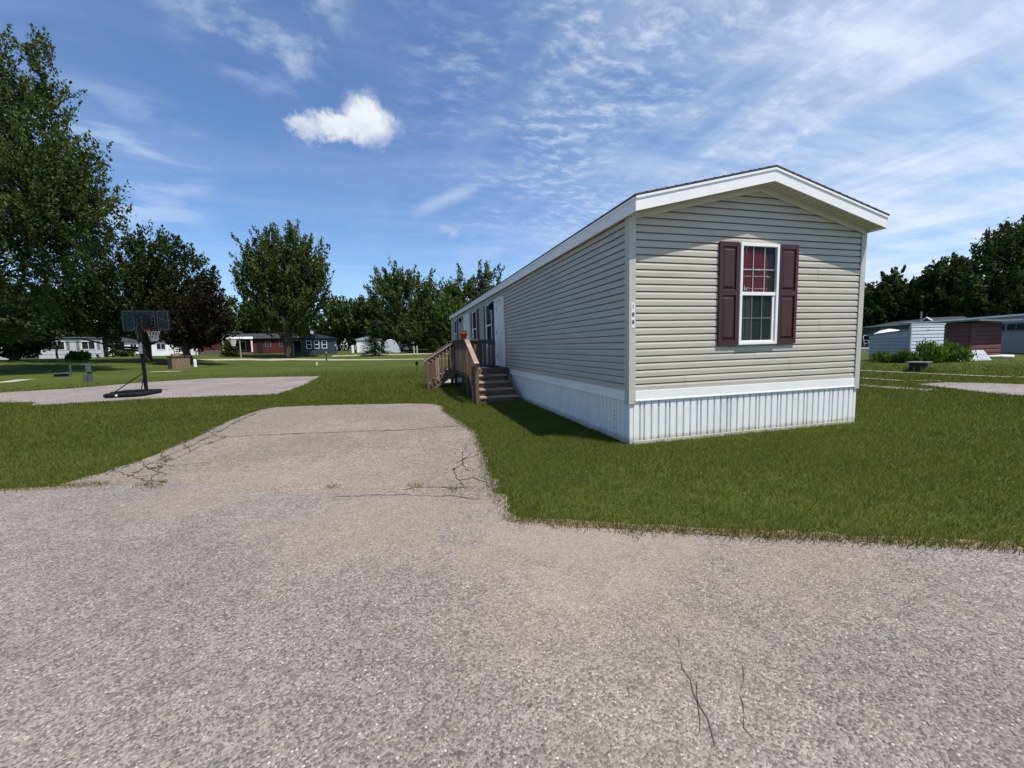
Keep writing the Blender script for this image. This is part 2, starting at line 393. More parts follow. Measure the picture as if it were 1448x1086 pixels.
ROADM = asphalt('worn_asphalt', (.190, .170, .152), (.236, .211, .188), (.58, .54, .49), 105, [(-3.3, -1.55, 1.1, .30), (-1.9, -2.35, 1.1, .42), (-.6, -2.95, .9, .22), (-2.0, -3.0, 1.3, .16), (-5.2, -.35, .8, .2)])
DRIVEM = asphalt('old_driveway_asphalt', (.192, .166, .134), (.245, .212, .170), (.46, .41, .34), 80, [(-3.6, -.4, 1.4, .25), (-4.8, .2, 1.1, .2)])
COURTM = asphalt('court_concrete', (.20, .175, .16), (.27, .235, .21), (.40, .36, .32), 40)

ROAD = [(.89, -3.45), (.33, -3.19), (-.49, -2.81), (-1.39, -2.39), (-1.87, -2.13), (-2.28, -1.89), (-2.36, -1.44), (-3.2, -.97), (-4.1, -.66), (-5.2, -.05), (-6.36, .44), (-7.02, .57), (-7.6, .66), (-12, 1.9), (-30, 8.5), (-60, 18), (-60, -40), (45, -40), (45, -23), (14, -9.4), (5, -5.35)]
DRIVE = [(-7.0, .30), (-6.95, .60), (-6.71, 1.06), (-6.64, 1.63), (-6.63, 3.02), (-6.74, 4.85), (-6.62, 6.3), (-6.35, 6.72), (-5.6, 6.68), (-4.36, 6.36), (-3.0, 5.92), (-2.35, 5.55), (-2.12, 5.0), (-2.18, 4.1), (-2.03, 2.85), (-1.92, 1.74), (-2.05, .31), (-2.2, -.88), (-2.2, -1.9), (-4, -1.6)]
COURT = [(-25, 12.2), (-17.51, 17.8), (-16.3, 20.64), (-13.64, 22.1), (-7.51, 19.87), (-7.07, 13.69), (-7.22, 10.23), (-9.23, 10.6), (-11.31, 10.83), (-13.68, 10.55), (-16.2, 12.3), (-25, 9.5)]
COURT = [(-40, 9.3), (-17.51, 18.0), (-16.3, 20.64), (-13.64, 22.1), (-7.51, 19.87), (-7.07, 13.69), (-7.22, 10.23), (-9.23, 10.6), (-11.31, 10.83), (-13.9, 10.5), (-14.6, 11.6), (-16.3, 12.5), (-40, 5.5)]
sheet('driveway', jag(DRIVE, .09, .034, 3), .004, DRIVEM)
sheet('road', jag(ROAD, .12, .018, 4), .009, ROADM)
sheet('basketball_court', jag(COURT, .25, .03, 5), .006, COURTM)
PATHS = []
def ribbon(name, pts, w, m, dz=.012, seed=1, step=1.5):
    """thin paved strip draped over the lawn"""
    rnd = random.Random(seed); P = []
    for a, b in zip(pts, pts[1:]):
        a, b = Vector(a[:2]), Vector(b[:2]); n = max(2, int((b-a).length/step))
        P += [a+(b-a)*i/n for i in range(n)]
    P.append(Vector(pts[-1][:2])); vs = []
    for i, p in enumerate(P):
        d = (P[min(i+1, len(P)-1)]-P[max(i-1, 0)]).normalized(); nn = Vector((-d.y, d.x))
        for k in (-1, 1):
            q = p+nn*k*(w/2+rnd.gauss(0, w*(.12 if name == 'road_verge' else .03))); vs.append((q.x, q.y, terrain(q.x, q.y)+dz))
    b = MB(); b.add(vs, [(2*i, 2*i+1, 2*i+3, 2*i+2) for i in range(len(P)-1)])
    o = b.build(name, m); o['kind'] = 'structure'; PATHS.append((P, w)); return o
VERGE = mat('sandy_verge', (.20, .155, .10), .95, .35, 4, .5, 60)
ribbon('road_verge', [(x, y+.03) for x, y in ROAD[:6]][::-1], .11, VERGE, .0115, 5, .12)
ribbon('road_verge', [(x, y-.02) for x, y in ROAD[10:14]], .08, VERGE, .0115, 6, .12)
GRAVEL = mat('pale_gravel', (.34, .31, .24), .95, .2, 1.5, .4, 30)
ribbon('path', [gnd(278, 516), gnd(330, 513.5), gnd(400, 511), gnd(500, 509.5), gnd(590, 508), gnd(640, 507)], 2.6, GRAVEL, .02)
ribbon('path', [at(470, 66), at(540, 68), at(600, 70), at(640, 70)], 3.0, GRAVEL, .02)
ribbon('path', [at(285, 52), at(320, 54), at(345, 56), at(410, 58)], 3.2, GRAVEL, .02)
ribbon('path', [gnd(212, 527.5), gnd(256, 526)], .7, GRAVEL, .02)
ribbon('path', [gnd(0, 542), gnd(38, 537.5)], .9, GRAVEL, .02)
ribbon('path', [gnd(1216, 524.5), gnd(1330, 530), gnd(1428, 534.2)], .28, CONC, .03)
ribbon('path', [gnd(1438, 534.2), gnd(1520, 538)], .28, CONC, .03)
ribbon('path', [gnd(1216, 535), gnd(1275, 539)], .22, CONC, .02)
ribbon('path', [gnd(1288, 538.6), gnd(1330, 539.2)], .14, CONC, .02)
ribbon('path', [gnd(1190, 543), gnd(1270, 549), gnd(1318, 552)], .55, COURTM, .012)
PADR = [gnd(*q)[:2] for q in ((1298, 543.5), (1340, 541), (1400, 542), (1448, 544), (1560, 549), (1560, 572), (1448, 560), (1400, 556), (1360, 551.5))]
sheet('parking_pad', jag([tuple(q) for q in PADR], .2, .02, 8), .008, COURTM)
b = MB(); b.box(-2.0, 11.1, 0, -.5, 13.4, .05); tag(b.build('stepping_slab', CONC, None, False, .01), 'flat grey concrete slab on grass behind the side stairs', 'slab')

# cracks in the paving (narrow gaps filled with dark soil)
SOIL = mat('crack_soil', (.055, .046, .030), .95, .3, 20)
def crack(pts, w, z, seed, name='crack'):
    rnd = random.Random(seed); P = []
    for a, b in zip(pts, pts[1:]):
        a, b = Vector(a[:2]), Vector(b[:2]); n = max(2, int((b-a).length/.05))
        nn = Vector((-(b-a).y, (b-a).x)).normalized(); j = 0
        for i in range(n):
            j = j*.82+rnd.gauss(0, .012); P.append(a+(b-a)*i/n+nn*j)
    P.append(Vector(pts[-1][:2])); vs = []
    for i, p in enumerate(P):
        d = (P[min(i+1, len(P)-1)]-P[max(i-1, 0)]).normalized(); nn = Vector((-d.y, d.x)); ww = w*rnd.uniform(.35, 1)
        if i in (0, len(P)-1) or (name == 'gap' and rnd.random() < .3): ww = .0006
        for k in (-1, 1): vs.append((p.x+nn.x*k*ww/2, p.y+nn.y*k*ww/2, z))
    return vs, [(2*i, 2*i+1, 2*i+3, 2*i+2) for i in range(len(P)-1)]
cb = MB()
road_cracks = [[(960, 920), (975, 965), (1000, 1020), (1030, 1078)], [(1036, 930), (1050, 985), (1072, 1055)], [(975, 965), (985, 1000), (990, 1040)], [(952, 900), (960, 920)], [(1050, 985), (1040, 1010)]]
for i, c in enumerate(road_cracks): cb.add(*crack([gnd(*q) for q in c], .006, .0125, i, 'gap'))
q0 = gnd(750, 1001); cb.add([(q0.x+.012*math.cos(k*.9), q0.y+.010*math.sin(k*.9), .0128) for k in range(7)], [tuple(range(7))])
o = cb.build('road_crack', mat('road_crack_soil', (.085, .075, .064), .95, .3, 20)); o['kind'] = 'structure'
drive_cracks = [[(300, 616), (318, 618), (420, 614), (500, 611), (560, 609), (655, 602)], [(378, 578), (340, 594), (305, 614), (262, 634), (215, 655), (180, 676)], [(318, 618), (268, 640), (228, 656), (205, 688)], [(655, 602), (668, 606)], [(622, 572), (640, 590), (655, 602)], [(470, 704), (560, 702), (640, 703), (692, 709)], [(560, 694), (600, 690), (680, 688)], [(640, 655), (690, 640)], [(660, 630), (640, 668), (655, 690)], [(300, 616), (290, 604), (330, 590)], [(215, 655), (245, 660), (300, 655)],
                [(345, 584), (300, 606), (258, 628), (200, 650), (150, 672)], [(258, 628), (270, 640)], [(230, 640), (240, 655)], [(330, 590), (345, 594)], [(200, 650), (215, 664), (235, 672)], [(160, 668), (190, 676), (240, 684)], [(672, 640), (655, 652), (662, 668)], [(645, 680), (668, 676), (697, 684)]]
cb = MB()
for i, c in enumerate(drive_cracks): cb.add(*crack([gnd(*q) for q in c], .030 if i == 0 else .014, .0085 if i != 5 else .0125, 20+i))
o = cb.build('driveway_crack', SOIL); o['kind'] = 'structure'

# ------------------------------------------------------------------ grass
def inside(poly, x, y):
    r = np.zeros(len(x), bool); n = len(poly)
    for i in range(n):
        x0, y0 = poly[i]; x1, y1 = poly[(i+1) % n]
        c = ((y0 > y) != (y1 > y)) & (x < (x1-x0)*(y-y0)/((y1-y0) if y1 != y0 else 1e-9)+x0); r ^= c
    return r
def blades(name, x, y, h, w, tint, rng, m, z=0.0):
    n = len(x); a = rng.uniform(0, 2*np.pi, n); lean = rng.uniform(.15, 1.0, n)*h; la = rng.uniform(0, 2*np.pi, n)
    dx, dy = np.cos(a)*w/2, np.sin(a)*w/2
    V = np.zeros((n, 3, 3)); zz = z if np.ndim(z) else np.full(n, z)
    V[:, 0] = np.stack([x-dx, y-dy, zz], 1); V[:, 1] = np.stack([x+dx, y+dy, zz], 1)
    V[:, 2] = np.stack([x+np.cos(la)*lean, y+np.sin(la)*lean, zz+h], 1)
    return np_mesh(name, V.reshape(-1, 3), np.arange(n*3), 3, np.repeat(tint, 3), m)
def fbm(x, y, seed):
    rng = np.random.default_rng(seed); v = np.zeros(len(x)); amp = 1
    for k in range(5):
        for _ in range(3):
            an = rng.uniform(0, 2*np.pi); f = (.35*2.1**k)*rng.uniform(.7, 1.3); ph = rng.uniform(0, 6.28)
            v += amp*np.sin((x*np.cos(an)+y*np.sin(an))*f*2+ph)
        amp *= .7
    return v/6.0
def build_lawn():
    rng = np.random.default_rng(11); D0, R0 = 2300, 6.0; N = 620000
    # sample radius so that density falls with distance squared beyond R0
    u = rng.uniform(0, 1, N); k = .172
    r = np.where(u < k, np.sqrt(3.2**2+(R0**2-3.2**2)*u/k), R0*np.exp((u-k)/(1-k)*math.log(34/R0)))
    az = R(15.1)+rng.uniform(R(-56), R(56), N)
    x, y = CX+np.sin(az)*r, CY+np.cos(az)*r
    ok = np.ones(N, bool)
    wob = .10*fbm(x*5, y*5, 31)
    xj, yj = x+rng.normal(0, .05, N)+wob, y+rng.normal(0, .05, N)+wob
    for P in (ROAD, DRIVE, COURT, [tuple(q) for q in PADR]): ok &= ~inside(P, xj, yj)
    ok &= rng.uniform(0, 1, N) > np.clip((r-19)/15, 0, 1)*.92
    ok &= ~((x > -.02) & (x < 4.32) & (y > -.02) & (y < 20.2))
    x, y, r = x[ok], y[ok], r[ok]; n = len(x)
    f = fbm(x, y, 3)
    h = (.034+.022*rng.uniform(0, 1, n))*(1+.25*np.clip(f, -1, 1))*np.clip(r/9, 1, 1.5)
    w = .0045*np.clip(r/5.5, 1, 5.0)
    f2 = fbm(x*7, y*7, 9); f3 = fbm(x*1.3+5, y*1.3, 14)
    t = np.clip(.46+.16*f+.30*f2+.20*f3+rng.normal(0, .18, n), 0, 1); h = h*(1+.35*np.clip(f2, -1, 1))
    dry = rng.uniform(0, 1, n) < .03+.10*np.clip(f3-.55, 0, 1); t[dry] = 1.35
    near_wall = (np.abs(x-2.1) < 2.4) & (y < 0) & (y > -.35); t[near_wall & (rng.uniform(0, 1, n) < .25)] = 1.45
    z = np.array([terrain(a, b) for a, b in zip(x, y)])
    o = blades('lawn_grass', x, y, h, w, t, rng, GRASSM, z); tag(o, 'short mown green grass covering the lawns', 'grass', None, 'stuff')
    # ragged taller fringe along the paving edges and tufts in the driveway cracks
    X, Y, H = [], [], []
    def line(pts, dens, spread, hh):
        for a, b in zip(pts, pts[1:]):
            a, b = Vector(a[:2]), Vector(b[:2]); nn = int((b-a).length*dens)
            kk = rng.uniform(0, 1, nn); X.append(a.x+(b.x-a.x)*kk+rng.normal(0, spread, nn)); Y.append(a.y+(b.y-a.y)*kk+rng.normal(0, spread, nn)); H.append(rng.uniform(.3, 1, nn)*hh)
    line(ROAD[:6], 900, .05, .075); line(ROAD[10:14], 500, .05, .06); line(ROAD[18:], 350, .05, .07)
    line(DRIVE[1:7], 420, .05, .055); line(DRIVE[7:19], 480, .06, .055); line(DRIVE[5:8], 420, .05, .05)
    for i, c in enumerate(drive_cracks):
        P = [gnd(*q) for q in c]
        for a, b in zip(P, P[1:]):
            for _ in range(int((b-a).length*(3.2 if i in (1, 2) else 1.6))):
                kk = rng.uniform(); q = a+(b-a)*kk; nn = int(rng.integers(10, 70))
                sp = rng.uniform(.01, .05); X.append(q.x+rng.normal(0, sp, nn)); Y.append(q.y+rng.normal(0, sp, nn)); H.append(rng.uniform(.3, 1, nn)*rng.uniform(.012, .035))
    for q in ((893, 757), (205, 687), (748, 722), (640, 693), (470, 690), (1310, 764), (590, 688), (215, 690)):
        q = gnd(*q); nn = 90; X.append(q.x+rng.normal(0, .05, nn)); Y.append(q.y+rng.normal(0, .05, nn)); H.append(rng.uniform(.3, 1, nn)*.04)
    X, Y, H = map(np.concatenate, (X, Y, H)); n = len(X)
    o = blades('edge_grass', X, Y, H, np.full(n, .006), np.clip(rng.normal(.5, .25, n), 0, 1.2), rng, GRASSM, np.full(n, .005))
    tag(o, 'ragged grass fringe along the paving and tufts in its cracks', 'grass', None, 'stuff')
build_lawn()
def loose_stones():
    m = bpy.data.materials.new('loose_stone'); m.use_nodes = True; t = NT(m.node_tree); b = t.n['Principled BSDF']
    t.l.new(t.mix(t.add('ShaderNodeAttribute', attribute_name='tint').outputs['Fac'], (.10, .09, .08), (.50, .46, .41)), b.inputs['Base Color']); b.inputs['Roughness'].default_value = .8
    rng = np.random.default_rng(77); N = 9000; r = 1.6*np.exp(rng.uniform(0, 1, N)*math.log(7)); az = R(15)+rng.uniform(R(-58), R(58), N)
    x, y = CX+np.sin(az)*r, CY+np.cos(az)*r; ok = inside(ROAD, x, y) | inside(DRIVE, x, y); f = fbm(x*1.5, y*1.5, 8); ok &= rng.uniform(0, 1, N) < .35+.6*np.clip(f+.3, 0, 1)
    x, y, r = x[ok], y[ok], r[ok]; n = len(x); s_ = (.0022+.0045*rng.uniform(0, 1, n)**3)*np.clip(r/3, 1, 2); an = rng.uniform(0, 6.28, n)
    base = np.array([(1, 0, 0), (0, .75, 0), (-1, 0, 0), (0, -.75, 0), (.1, .1, .6), (0, 0, -.5)])
    V = base[None]*(s_[:, None, None])*rng.uniform(.7, 1.3, (n, 6, 3)); c, q = np.cos(an)[:, None], np.sin(an)[:, None]
    X = V[:, :, 0]*c-V[:, :, 1]*q+x[:, None]; Y = V[:, :, 0]*q+V[:, :, 1]*c+y[:, None]; Z = V[:, :, 2]+.0095+s_[:, None]*.25
    F = np.array([(0, 1, 4), (1, 2, 4), (2, 3, 4), (3, 0, 4), (1, 0, 5), (2, 1, 5), (3, 2, 5), (0, 3, 5)]).ravel()
    L_ = (F[None]+np.arange(n)[:, None]*6).ravel()
    tag(np_mesh('loose_gravel', np.stack([X, Y, Z], 2).reshape(-1, 3), L_, 3, np.repeat(rng.uniform(0, 1, n)**.7, 6), m), 'loose small stones scattered on the asphalt', 'gravel', None, 'stuff')
loose_stones()

# ------------------------------------------------------------------ the mobile home
W, L = 4.293, 20.17
Z1, Z2, Z3, Z4 = .768, .627, 3.156, 3.678            # trim top, skirt top, eave, apex
SL = (Z4-Z3)/(W/2); OX, OY, FH = .085, .275, .187
home = thing('mobile_home', 'long beige single-wide mobile home with white skirting and maroon shutters beside the driveway', 'mobile home', (0, 0, 0))
def build_home():
    E = .0995; lip = .013; rec = .030; gp = .017
    def roofz(x): return Z3+SL*(W/2-abs(x-W/2))
    def xlim(z):       # half-width range of gable at height z
        if z <= Z3: return 0.0, W
        q = (z-Z3)/SL; return min(q, W/2-.001), max(W-q, W/2+.001)
    b = MB()
    # front and back gable walls: one sloped plank face per course with an under-lip
    for (yy, sgn) in ((0.0, -1), (L, 1)):
        z = Z1
        while z < Z4-.02:
            zt = min(z+E, Z4-.004); a0, a1 = xlim(z); c0, c1 = xlim(zt)
            zm = z+E*.55; e0, e1 = xlim(min(zm, zt))
            zm = min(zm, zt-.001)
            yb, ym, yt = yy+sgn*lip, yy+sgn*lip*.95, yy+sgn*.002; yi = yy-sgn*rec; zt2 = max(zt-gp, zm)
            row = int((z-Z1)/E/2+.01); js = (.9+(row*1.93) % 2.6,) if z < Z3-.1 else ()     # a lapped joint in each panel
            for q, (l0, l1) in enumerate(zip((None,)+js, js+(None,))):
                A0, A1, E0, E1, K0, K1 = (a0 if l0 is None else l0, a1 if l1 is None else l1, e0 if l0 is None else l0, e1 if l1 is None else l1, c0 if l0 is None else l0, c1 if l1 is None else l1)
                o2 = sgn*.0025*q; B, M_, T_ = yb+o2, ym+o2, yt+o2
                b.add([(A0, yi, z), (A1, yi, z), (A1, B, z), (A0, B, z), (E0, M_, zm), (E1, M_, zm), (K0, T_, zt2), (K1, T_, zt2), (K0, yi, zt2+.003), (K1, yi, zt2+.003), (K0, yi, zt), (K1, yi, zt)],
                      [(0, 1, 2, 3), (3, 2, 5, 4), (4, 5, 7, 6), (6, 7, 9, 8), (8, 9, 11, 10)])
            z += E
    for (xx, sgn) in ((0.0, -1), (W, 1)):
        z = Z1
        while z < Z3+.03:
            zt = min(z+E, Z3+.05); zm = min(z+E*.55, zt-.001); xb, xm, xt = xx+sgn*lip, xx+sgn*lip*.95, xx+sgn*.002; xi = xx-sgn*rec
            row = int((z-Z1)/E/2+.01); js = [0]+[1.7+((row*1.37) % 2.4)+3.66*k for k in range(6)]; js = [j for j in js if j < L-.5]+[L]
            for q, (j0, j1) in enumerate(zip(js, js[1:])):
                o2 = sgn*.0028*(q % 2); xb2, xm2, xt2 = xb+o2, xm+o2, xt+o2
                b.add([(xi, j0, z), (xi, j1, z), (xb2, j1, z), (xb2, j0, z), (xm2, j0, zm), (xm2, j1, zm), (xt2, j0, zt-gp), (xt2, j1, zt-gp), (xi, j0, zt-gp+.003), (xi, j1, zt-gp+.003), (xi, j0, zt), (xi, j1, zt)],
                      [(0, 1, 2, 3), (3, 2, 5, 4), (4, 5, 7, 6), (6, 7, 9, 8), (8, 9, 11, 10)])
            z += E
    b.build('siding', SIDING, home, fix=False)
    # light-tight core behind the siding
    c = MB(); c.prism([(.034, .02), (W-.034, .02), (W-.034, Z3), (W/2, Z4-.02), (.034, Z3)], L-.068, 'Y', .034); c.build('wall_core', TRIM, home)
    # corner posts
    for (x, y) in ((0, 0), (W, 0), (0, L), (W, L)):
        c = MB(); sx = -1 if x == 0 else 1; sy = -1 if y == 0 else 1
        x0, x1 = sorted((x+sx*.030, x-sx*.075)); y0, y1 = sorted((y+sy*.030, y+sy*.0145))
        c.box(x0, y0, Z2-.045, x1, y1, Z3+.01)
        x0, x1 = sorted((x+sx*.030, x+sx*.0145)); y0, y1 = sorted((y+sy*.0143, y-sy*.085))
        c.box(x0, y0, Z2-.045, x1, y1, Z3+.01); c.build('corner_post', TRIM, home, False, .004)
    # white band over the skirting
    c = MB(); c.box(.076, -.026, Z2, W-.076, .0, Z1-.002); c.box(.076, -.034, Z2-.008, W-.076, -.004, Z2+.012)
    c.box(-.026, .086, Z2, 0, L-.086, Z1-.002); c.box(-.034, .086, Z2-.008, -.004, L-.086, Z2+.012); c.box(W, .086, Z2, W+.026, L-.086, Z1-.002)
    c.build('trim_band', WHITE, home, False, .003)
    # ribbed skirting
    def ribs(Lr, seed):
        rnd = random.Random(seed); pts = [(0, 0)]; s = .0
        while s < Lr-.02:
            wdt = .068 if int(s/.068*1.0) % 2 else .118
            s2 = min(s+wdt, Lr); pts += [(s+.007, .024), (min(s2-.024, Lr), .024), (min(s2-.019, Lr), .003), (min(s2-.008, Lr), .003), (s2, .0)]
            s = s2
        return pts
    def skirt(p0, d, n, Lr, seed):
        b2 = MB(); pts = ribs(Lr, seed); vs = []
        for (s, h) in pts:
            q = p0+d*s+n*h; vs += [(q.x, q.y, -.02), (q.x, q.y, Z2-.004)]
        b2.add(vs, [(2*i, 2*i+2, 2*i+3, 2*i+1) for i in range(len(pts)-1)])
        for (z0, z1, k) in ((-.02, .045, .038),):
            a, e = p0, p0+d*Lr; q = [a, e, e+n*k, a+n*k]
            b2.add([(v.x, v.y, z) for z in (z0, z1) for v in q], [(3, 2, 1, 0), (4, 5, 6, 7), (0, 1, 5, 4), (1, 2, 6, 5), (2, 3, 7, 6), (3, 0, 4, 7)])
        return b2.build('skirting', SKIRT, home, fix=False)
    ins = .012
    skirt(Vector((.05, ins, 0)), Vector((1, 0, 0)), Vector((0, -1, 0)), W-.1, 1)
    skirt(Vector((ins, L-.05, 0)), Vector((0, -1, 0)), Vector((-1, 0, 0)), L-.1, 2)
    skirt(Vector((W-ins, .05, 0)), Vector((0, 1, 0)), Vector((1, 0, 0)), L-.1, 3)
    skirt(Vector((W-.05, L-ins, 0)), Vector((-1, 0, 0)), Vector((0, 1, 0)), W-.1, 4)
    c = MB()
    for x in (0, W):
        for y in (0, L):
            sx = 1 if x == 0 else -1; sy = 1 if y == 0 else -1; c = MB()
            c.box(*[v for k in zip(*[sorted(p) for p in ((x-sx*.006, x+sx*.052), (y-sy*.006, y+sy*.052), (-.02, Z2-.046))]) for v in k])
            c.build('skirting_corner', SKIRT, home, False, .004)
    # roof: shingle slab, fascia, soffit
    y0, y1 = -OY, L+OY; r = MB(); th = .022
    for s in (-1, 1):
        n = 64
        for k in range(1):
            xe = W/2+s*(W/2+OX+.012); ze = Z3-SL*(OX+.012)+FH+.004
            a = [(W/2, Z4+FH+.004), (xe, ze), (xe, ze+th), (W/2, Z4+FH+.004+th)]
            r.prism(a, y1-y0+.03, 'Y', y0-.015)
        # shingle course butts
        for k in range(1, 15):
            t0 = k/15; xk = W/2+s*(W/2+OX)*t0; zk = Z4+FH+.004+th-SL*(W/2+OX)*t0
            r.bar((xk, y0-.018, zk), (xk, y1+.018, zk), .02, .006)
    roof = r.build('roof', SHINGLE, home)
    f = MB()
    for yy, o in ((y0, .02), (y1-.02, .02)):
        for s in (-1, 1):
            xe = W/2+s*(W/2+OX); ze = Z3-SL*OX
            f.prism([(W/2, Z4), (xe, ze), (xe, ze+FH), (W/2, Z4+FH)], o, 'Y', yy)
            # drip edge bead, and lower bead
            f.prism([(W/2, Z4+FH-.035), (xe, ze+FH-.035), (xe, ze+FH-.004), (W/2, Z4+FH-.004)], .014, 'Y', yy-.012 if yy < 1 else yy+.02)
    for s in (-1, 1):
        xe = W/2+s*(W/2+OX); ze = Z3-SL*OX; x0, x1 = sorted((xe, xe-s*.02))
        f.box(x0, y0+.021, ze, x1, y1-.021, ze+FH-.003)
        x0, x1 = sorted((xe, xe+s*.012)); f.box(x0, y0+.021, ze+FH-.04, x1, y1-.021, ze+FH-.006)
    f.build('fascia', WHITE, roof)
    g = MB(); nb = 24
    for s in (-1, 1):
        for k in range(nb):                          # soffit boards run out from the wall, each with a groove beside it
            a, e = k/nb, (k+1)/nb-.004*nb/nb*1.4
            x0, x1 = W/2+s*(W/2+OX-.021)*a, W/2+s*(W/2+OX-.021)*e
            z0, z1 = Z4+.026-SL*abs(x0-W/2), Z4+.026-SL*abs(x1-W/2)
            for ya, yb in ((y0+.021, -.002), (L+.002, y1-.021)):
                g.add([(x0, ya, z0), (x1, ya, z1), (x1, yb, z1), (x0, yb, z0), (x0, ya, z0+.01), (x1, ya, z1+.01), (x1, yb, z1+.01), (x0, yb, z0+.01)],
                      [(0, 1, 2, 3), (7, 6, 5, 4), (0, 4, 5, 1), (1, 5, 6, 2), (2, 6, 7, 3), (3, 7, 4, 0)])
        xe = W/2+s*(W/2+OX-.021)
        g.add([(W/2, y0+.021, Z4+.045), (xe, y0+.021, Z4+.045-SL*abs(xe-W/2)), (xe, -.002, Z4+.045-SL*abs(xe-W/2)), (W/2, -.002, Z4+.045)], [(0, 1, 2, 3)])
        xw = 0 if s < 0 else W; x0, x1 = sorted((xw+s*.001, xw+s*(OX-.021)))
        g.box(x0, -.0, Z3-SL*OX+.02, x1, L, Z3-SL*OX+.03)
        # sloping frieze where the soffit meets the gable
        xe = W/2+s*(W/2-.002)
        for yy in (-.034, L+.015): g.prism([(W/2, Z4-.055), (xe, Z3-.055), (xe, Z3+.028), (W/2, Z4+.028)], .019, 'Y', yy)
    g.build('soffit', SOFFIT, roof)
    # ---------- windows
    def window(face, a0, a1, z0, z1, red=False):
        """face 'F' = front (x along), 'S' = driveway side (y along)"""
        fw = .042
        def T(o, name, m, bev=.003, par=home):
            if face == 'S':
                o.v = [(y, x, z) for (x, y, z) in o.v]
            return o.build(name, m, par, False, bev)
        wn = MB(); wn.box(a0+.01, -.0185, z0+.01, a1-.01, -.016, z1-.01); win = T(wn, 'window', DARK, 0)
        fr = MB(); y0_, y1_ = -.062, -.0155; zm = (z0+z1)/2+.01
        fr.box(a0, y0_, z0, a0+fw, y1_, z1); fr.box(a1-fw, y0_, z0, a1, y1_, z1)
        fr.box(a0+fw, y0_+.002, z1-fw*1.15, a1-fw, y1_, z1-.001); fr.box(a0+fw, y0_+.002, z0+.001, a1-fw, y1_, z0+fw)
        fr.box(a0+fw, y0_+.012, zm-.026, a1-fw, y1_, zm+.026)
        T(fr, 'frame', WHITE, .003, win)
        sash = MB(); s0, s1 = a0+fw, a1-fw
        sash.box(s0, -.040, z0+fw, s0+.016, -.0155, zm-.026); sash.box(s1-.05, -.040, z0+fw, s1, -.0155, zm-.026)
        sash.box(s0+.016, -.040, z0+fw, s1-.05, -.0155, z0+fw+.022); T(sash, 'sash', WHITE, .002, win)
        for gi, (u0, u1, v0, v1) in enumerate(((s0, s1, zm+.026, z1-fw*1.15), (s0+.016, s1-.05, z0+fw+.022, zm-.026))):
            gr = MB()
            for k in (1, 2): xx = u0+(u1-u0)*k/3; gr.box(xx-.005, -.0345, v0, xx+.005, -.029, v1)
            zz = (v0+v1)/2; gr.box(u0, -.0337, zz-.005, u1, -.0295, zz+.005)
            if face == 'F': T(gr, 'grille', mat('white_grille', (.72, .72, .72), .5, .03) if gi == 0 else mat('shaded_grille', (.30, .31, .32), .5, .03), 0, win)  # lower sash grille gets a darker colour to paint in its shade
        pn = MB(); pn.box(s0, -.039, zm+.026, s1, -.0355, z1-fw*1.15); T(pn, 'pane', GLASS, 0, win)
        pn = MB(); pn.box(s0+.016, -.0395, z0+fw+.022, s1-.05, -.0365, zm-.026); T(pn, 'pane', GLASS, 0, win)
        if red:
            rd = MB(); u1 = a0+fw+(a1-a0-2*fw)*.80; v1 = z1-fw*1.15-.035
            n = 14; vs = []; top = [(s0+.002+(u1-s0)*i/n, v1-(.16*max(0, (i-9)/5)**2)-.02*math.sin(i)) for i in range(n+1)]
            rd.prism([(s0+.002, zm+.028), (u1-.01, zm+.028)]+top[::-1], .0015, 'Y', -.0205)
            T(rd, 'printed_sheet', RED, 0, win)
            tx = MB(); rnd = random.Random(4)
            def chev(x, z, s):
                for k in (-1, 1): tx.bar((x, -.0225, z), (x+s*.7, -.0225, z+k*s), .010, .001, (0, 1, 0))
            T(tx, 'print_marks', INK, 0, win) if False else None
            for cxx in (.018, .075): chev(s0+cxx, v1-.045+.03, .045)
            def line(z, x0, x1, h, bold):
                x = x0
                while x < x1:
                    w = h*rnd.uniform(.35, .7); hh = h*rnd.choice((.7, .7, 1.0))
                    if rnd.random() < .82: tx.box(x, -.0235, z, x+w*.45, -.0215, z+hh); tx.box(x+w*.45, -.0233, z+rnd.choice((0, hh*.75)), x+w, -.0215, z+rnd.choice((hh*.3, hh*.9))+.003)
                    x += w+h*(.22 if rnd.random() < .8 else .7)
            line(z1-fw-.385+.03, s0+.01, s0+.44, .030, True); line(z1-fw-.445, s0+.01, s0+.54, .020, False)
            line(z1-fw-.64, s0+.005, s0+.13, .055, True); line(z1-fw-.625, s0+.16, u1-.02, .018, False); line(z1-fw-.70, s0+.005, s0+.26, .020, False)
            T(tx, 'print_marks', INK, 0, win)
            cur = MB(); pts = [(s0+.02+i*.012, .0+.004*math.sin(i*1.3)+.002*math.sin(i*.5)) for i in range(16)]
            vs = [(x, -.0215+y, z) for x, y in pts for z in (z0+fw, zm)]
            cur.add(vs, [(2*i, 2*i+2, 2*i+3, 2*i+1) for i in range(len(pts)-1)])
            o = cur.build('curtain', mat('grey_curtain', (.045, .05, .05), .8, .2, 6), win)
        return win
    window('F', 1.798, 2.512, 1.375, 2.872, True)
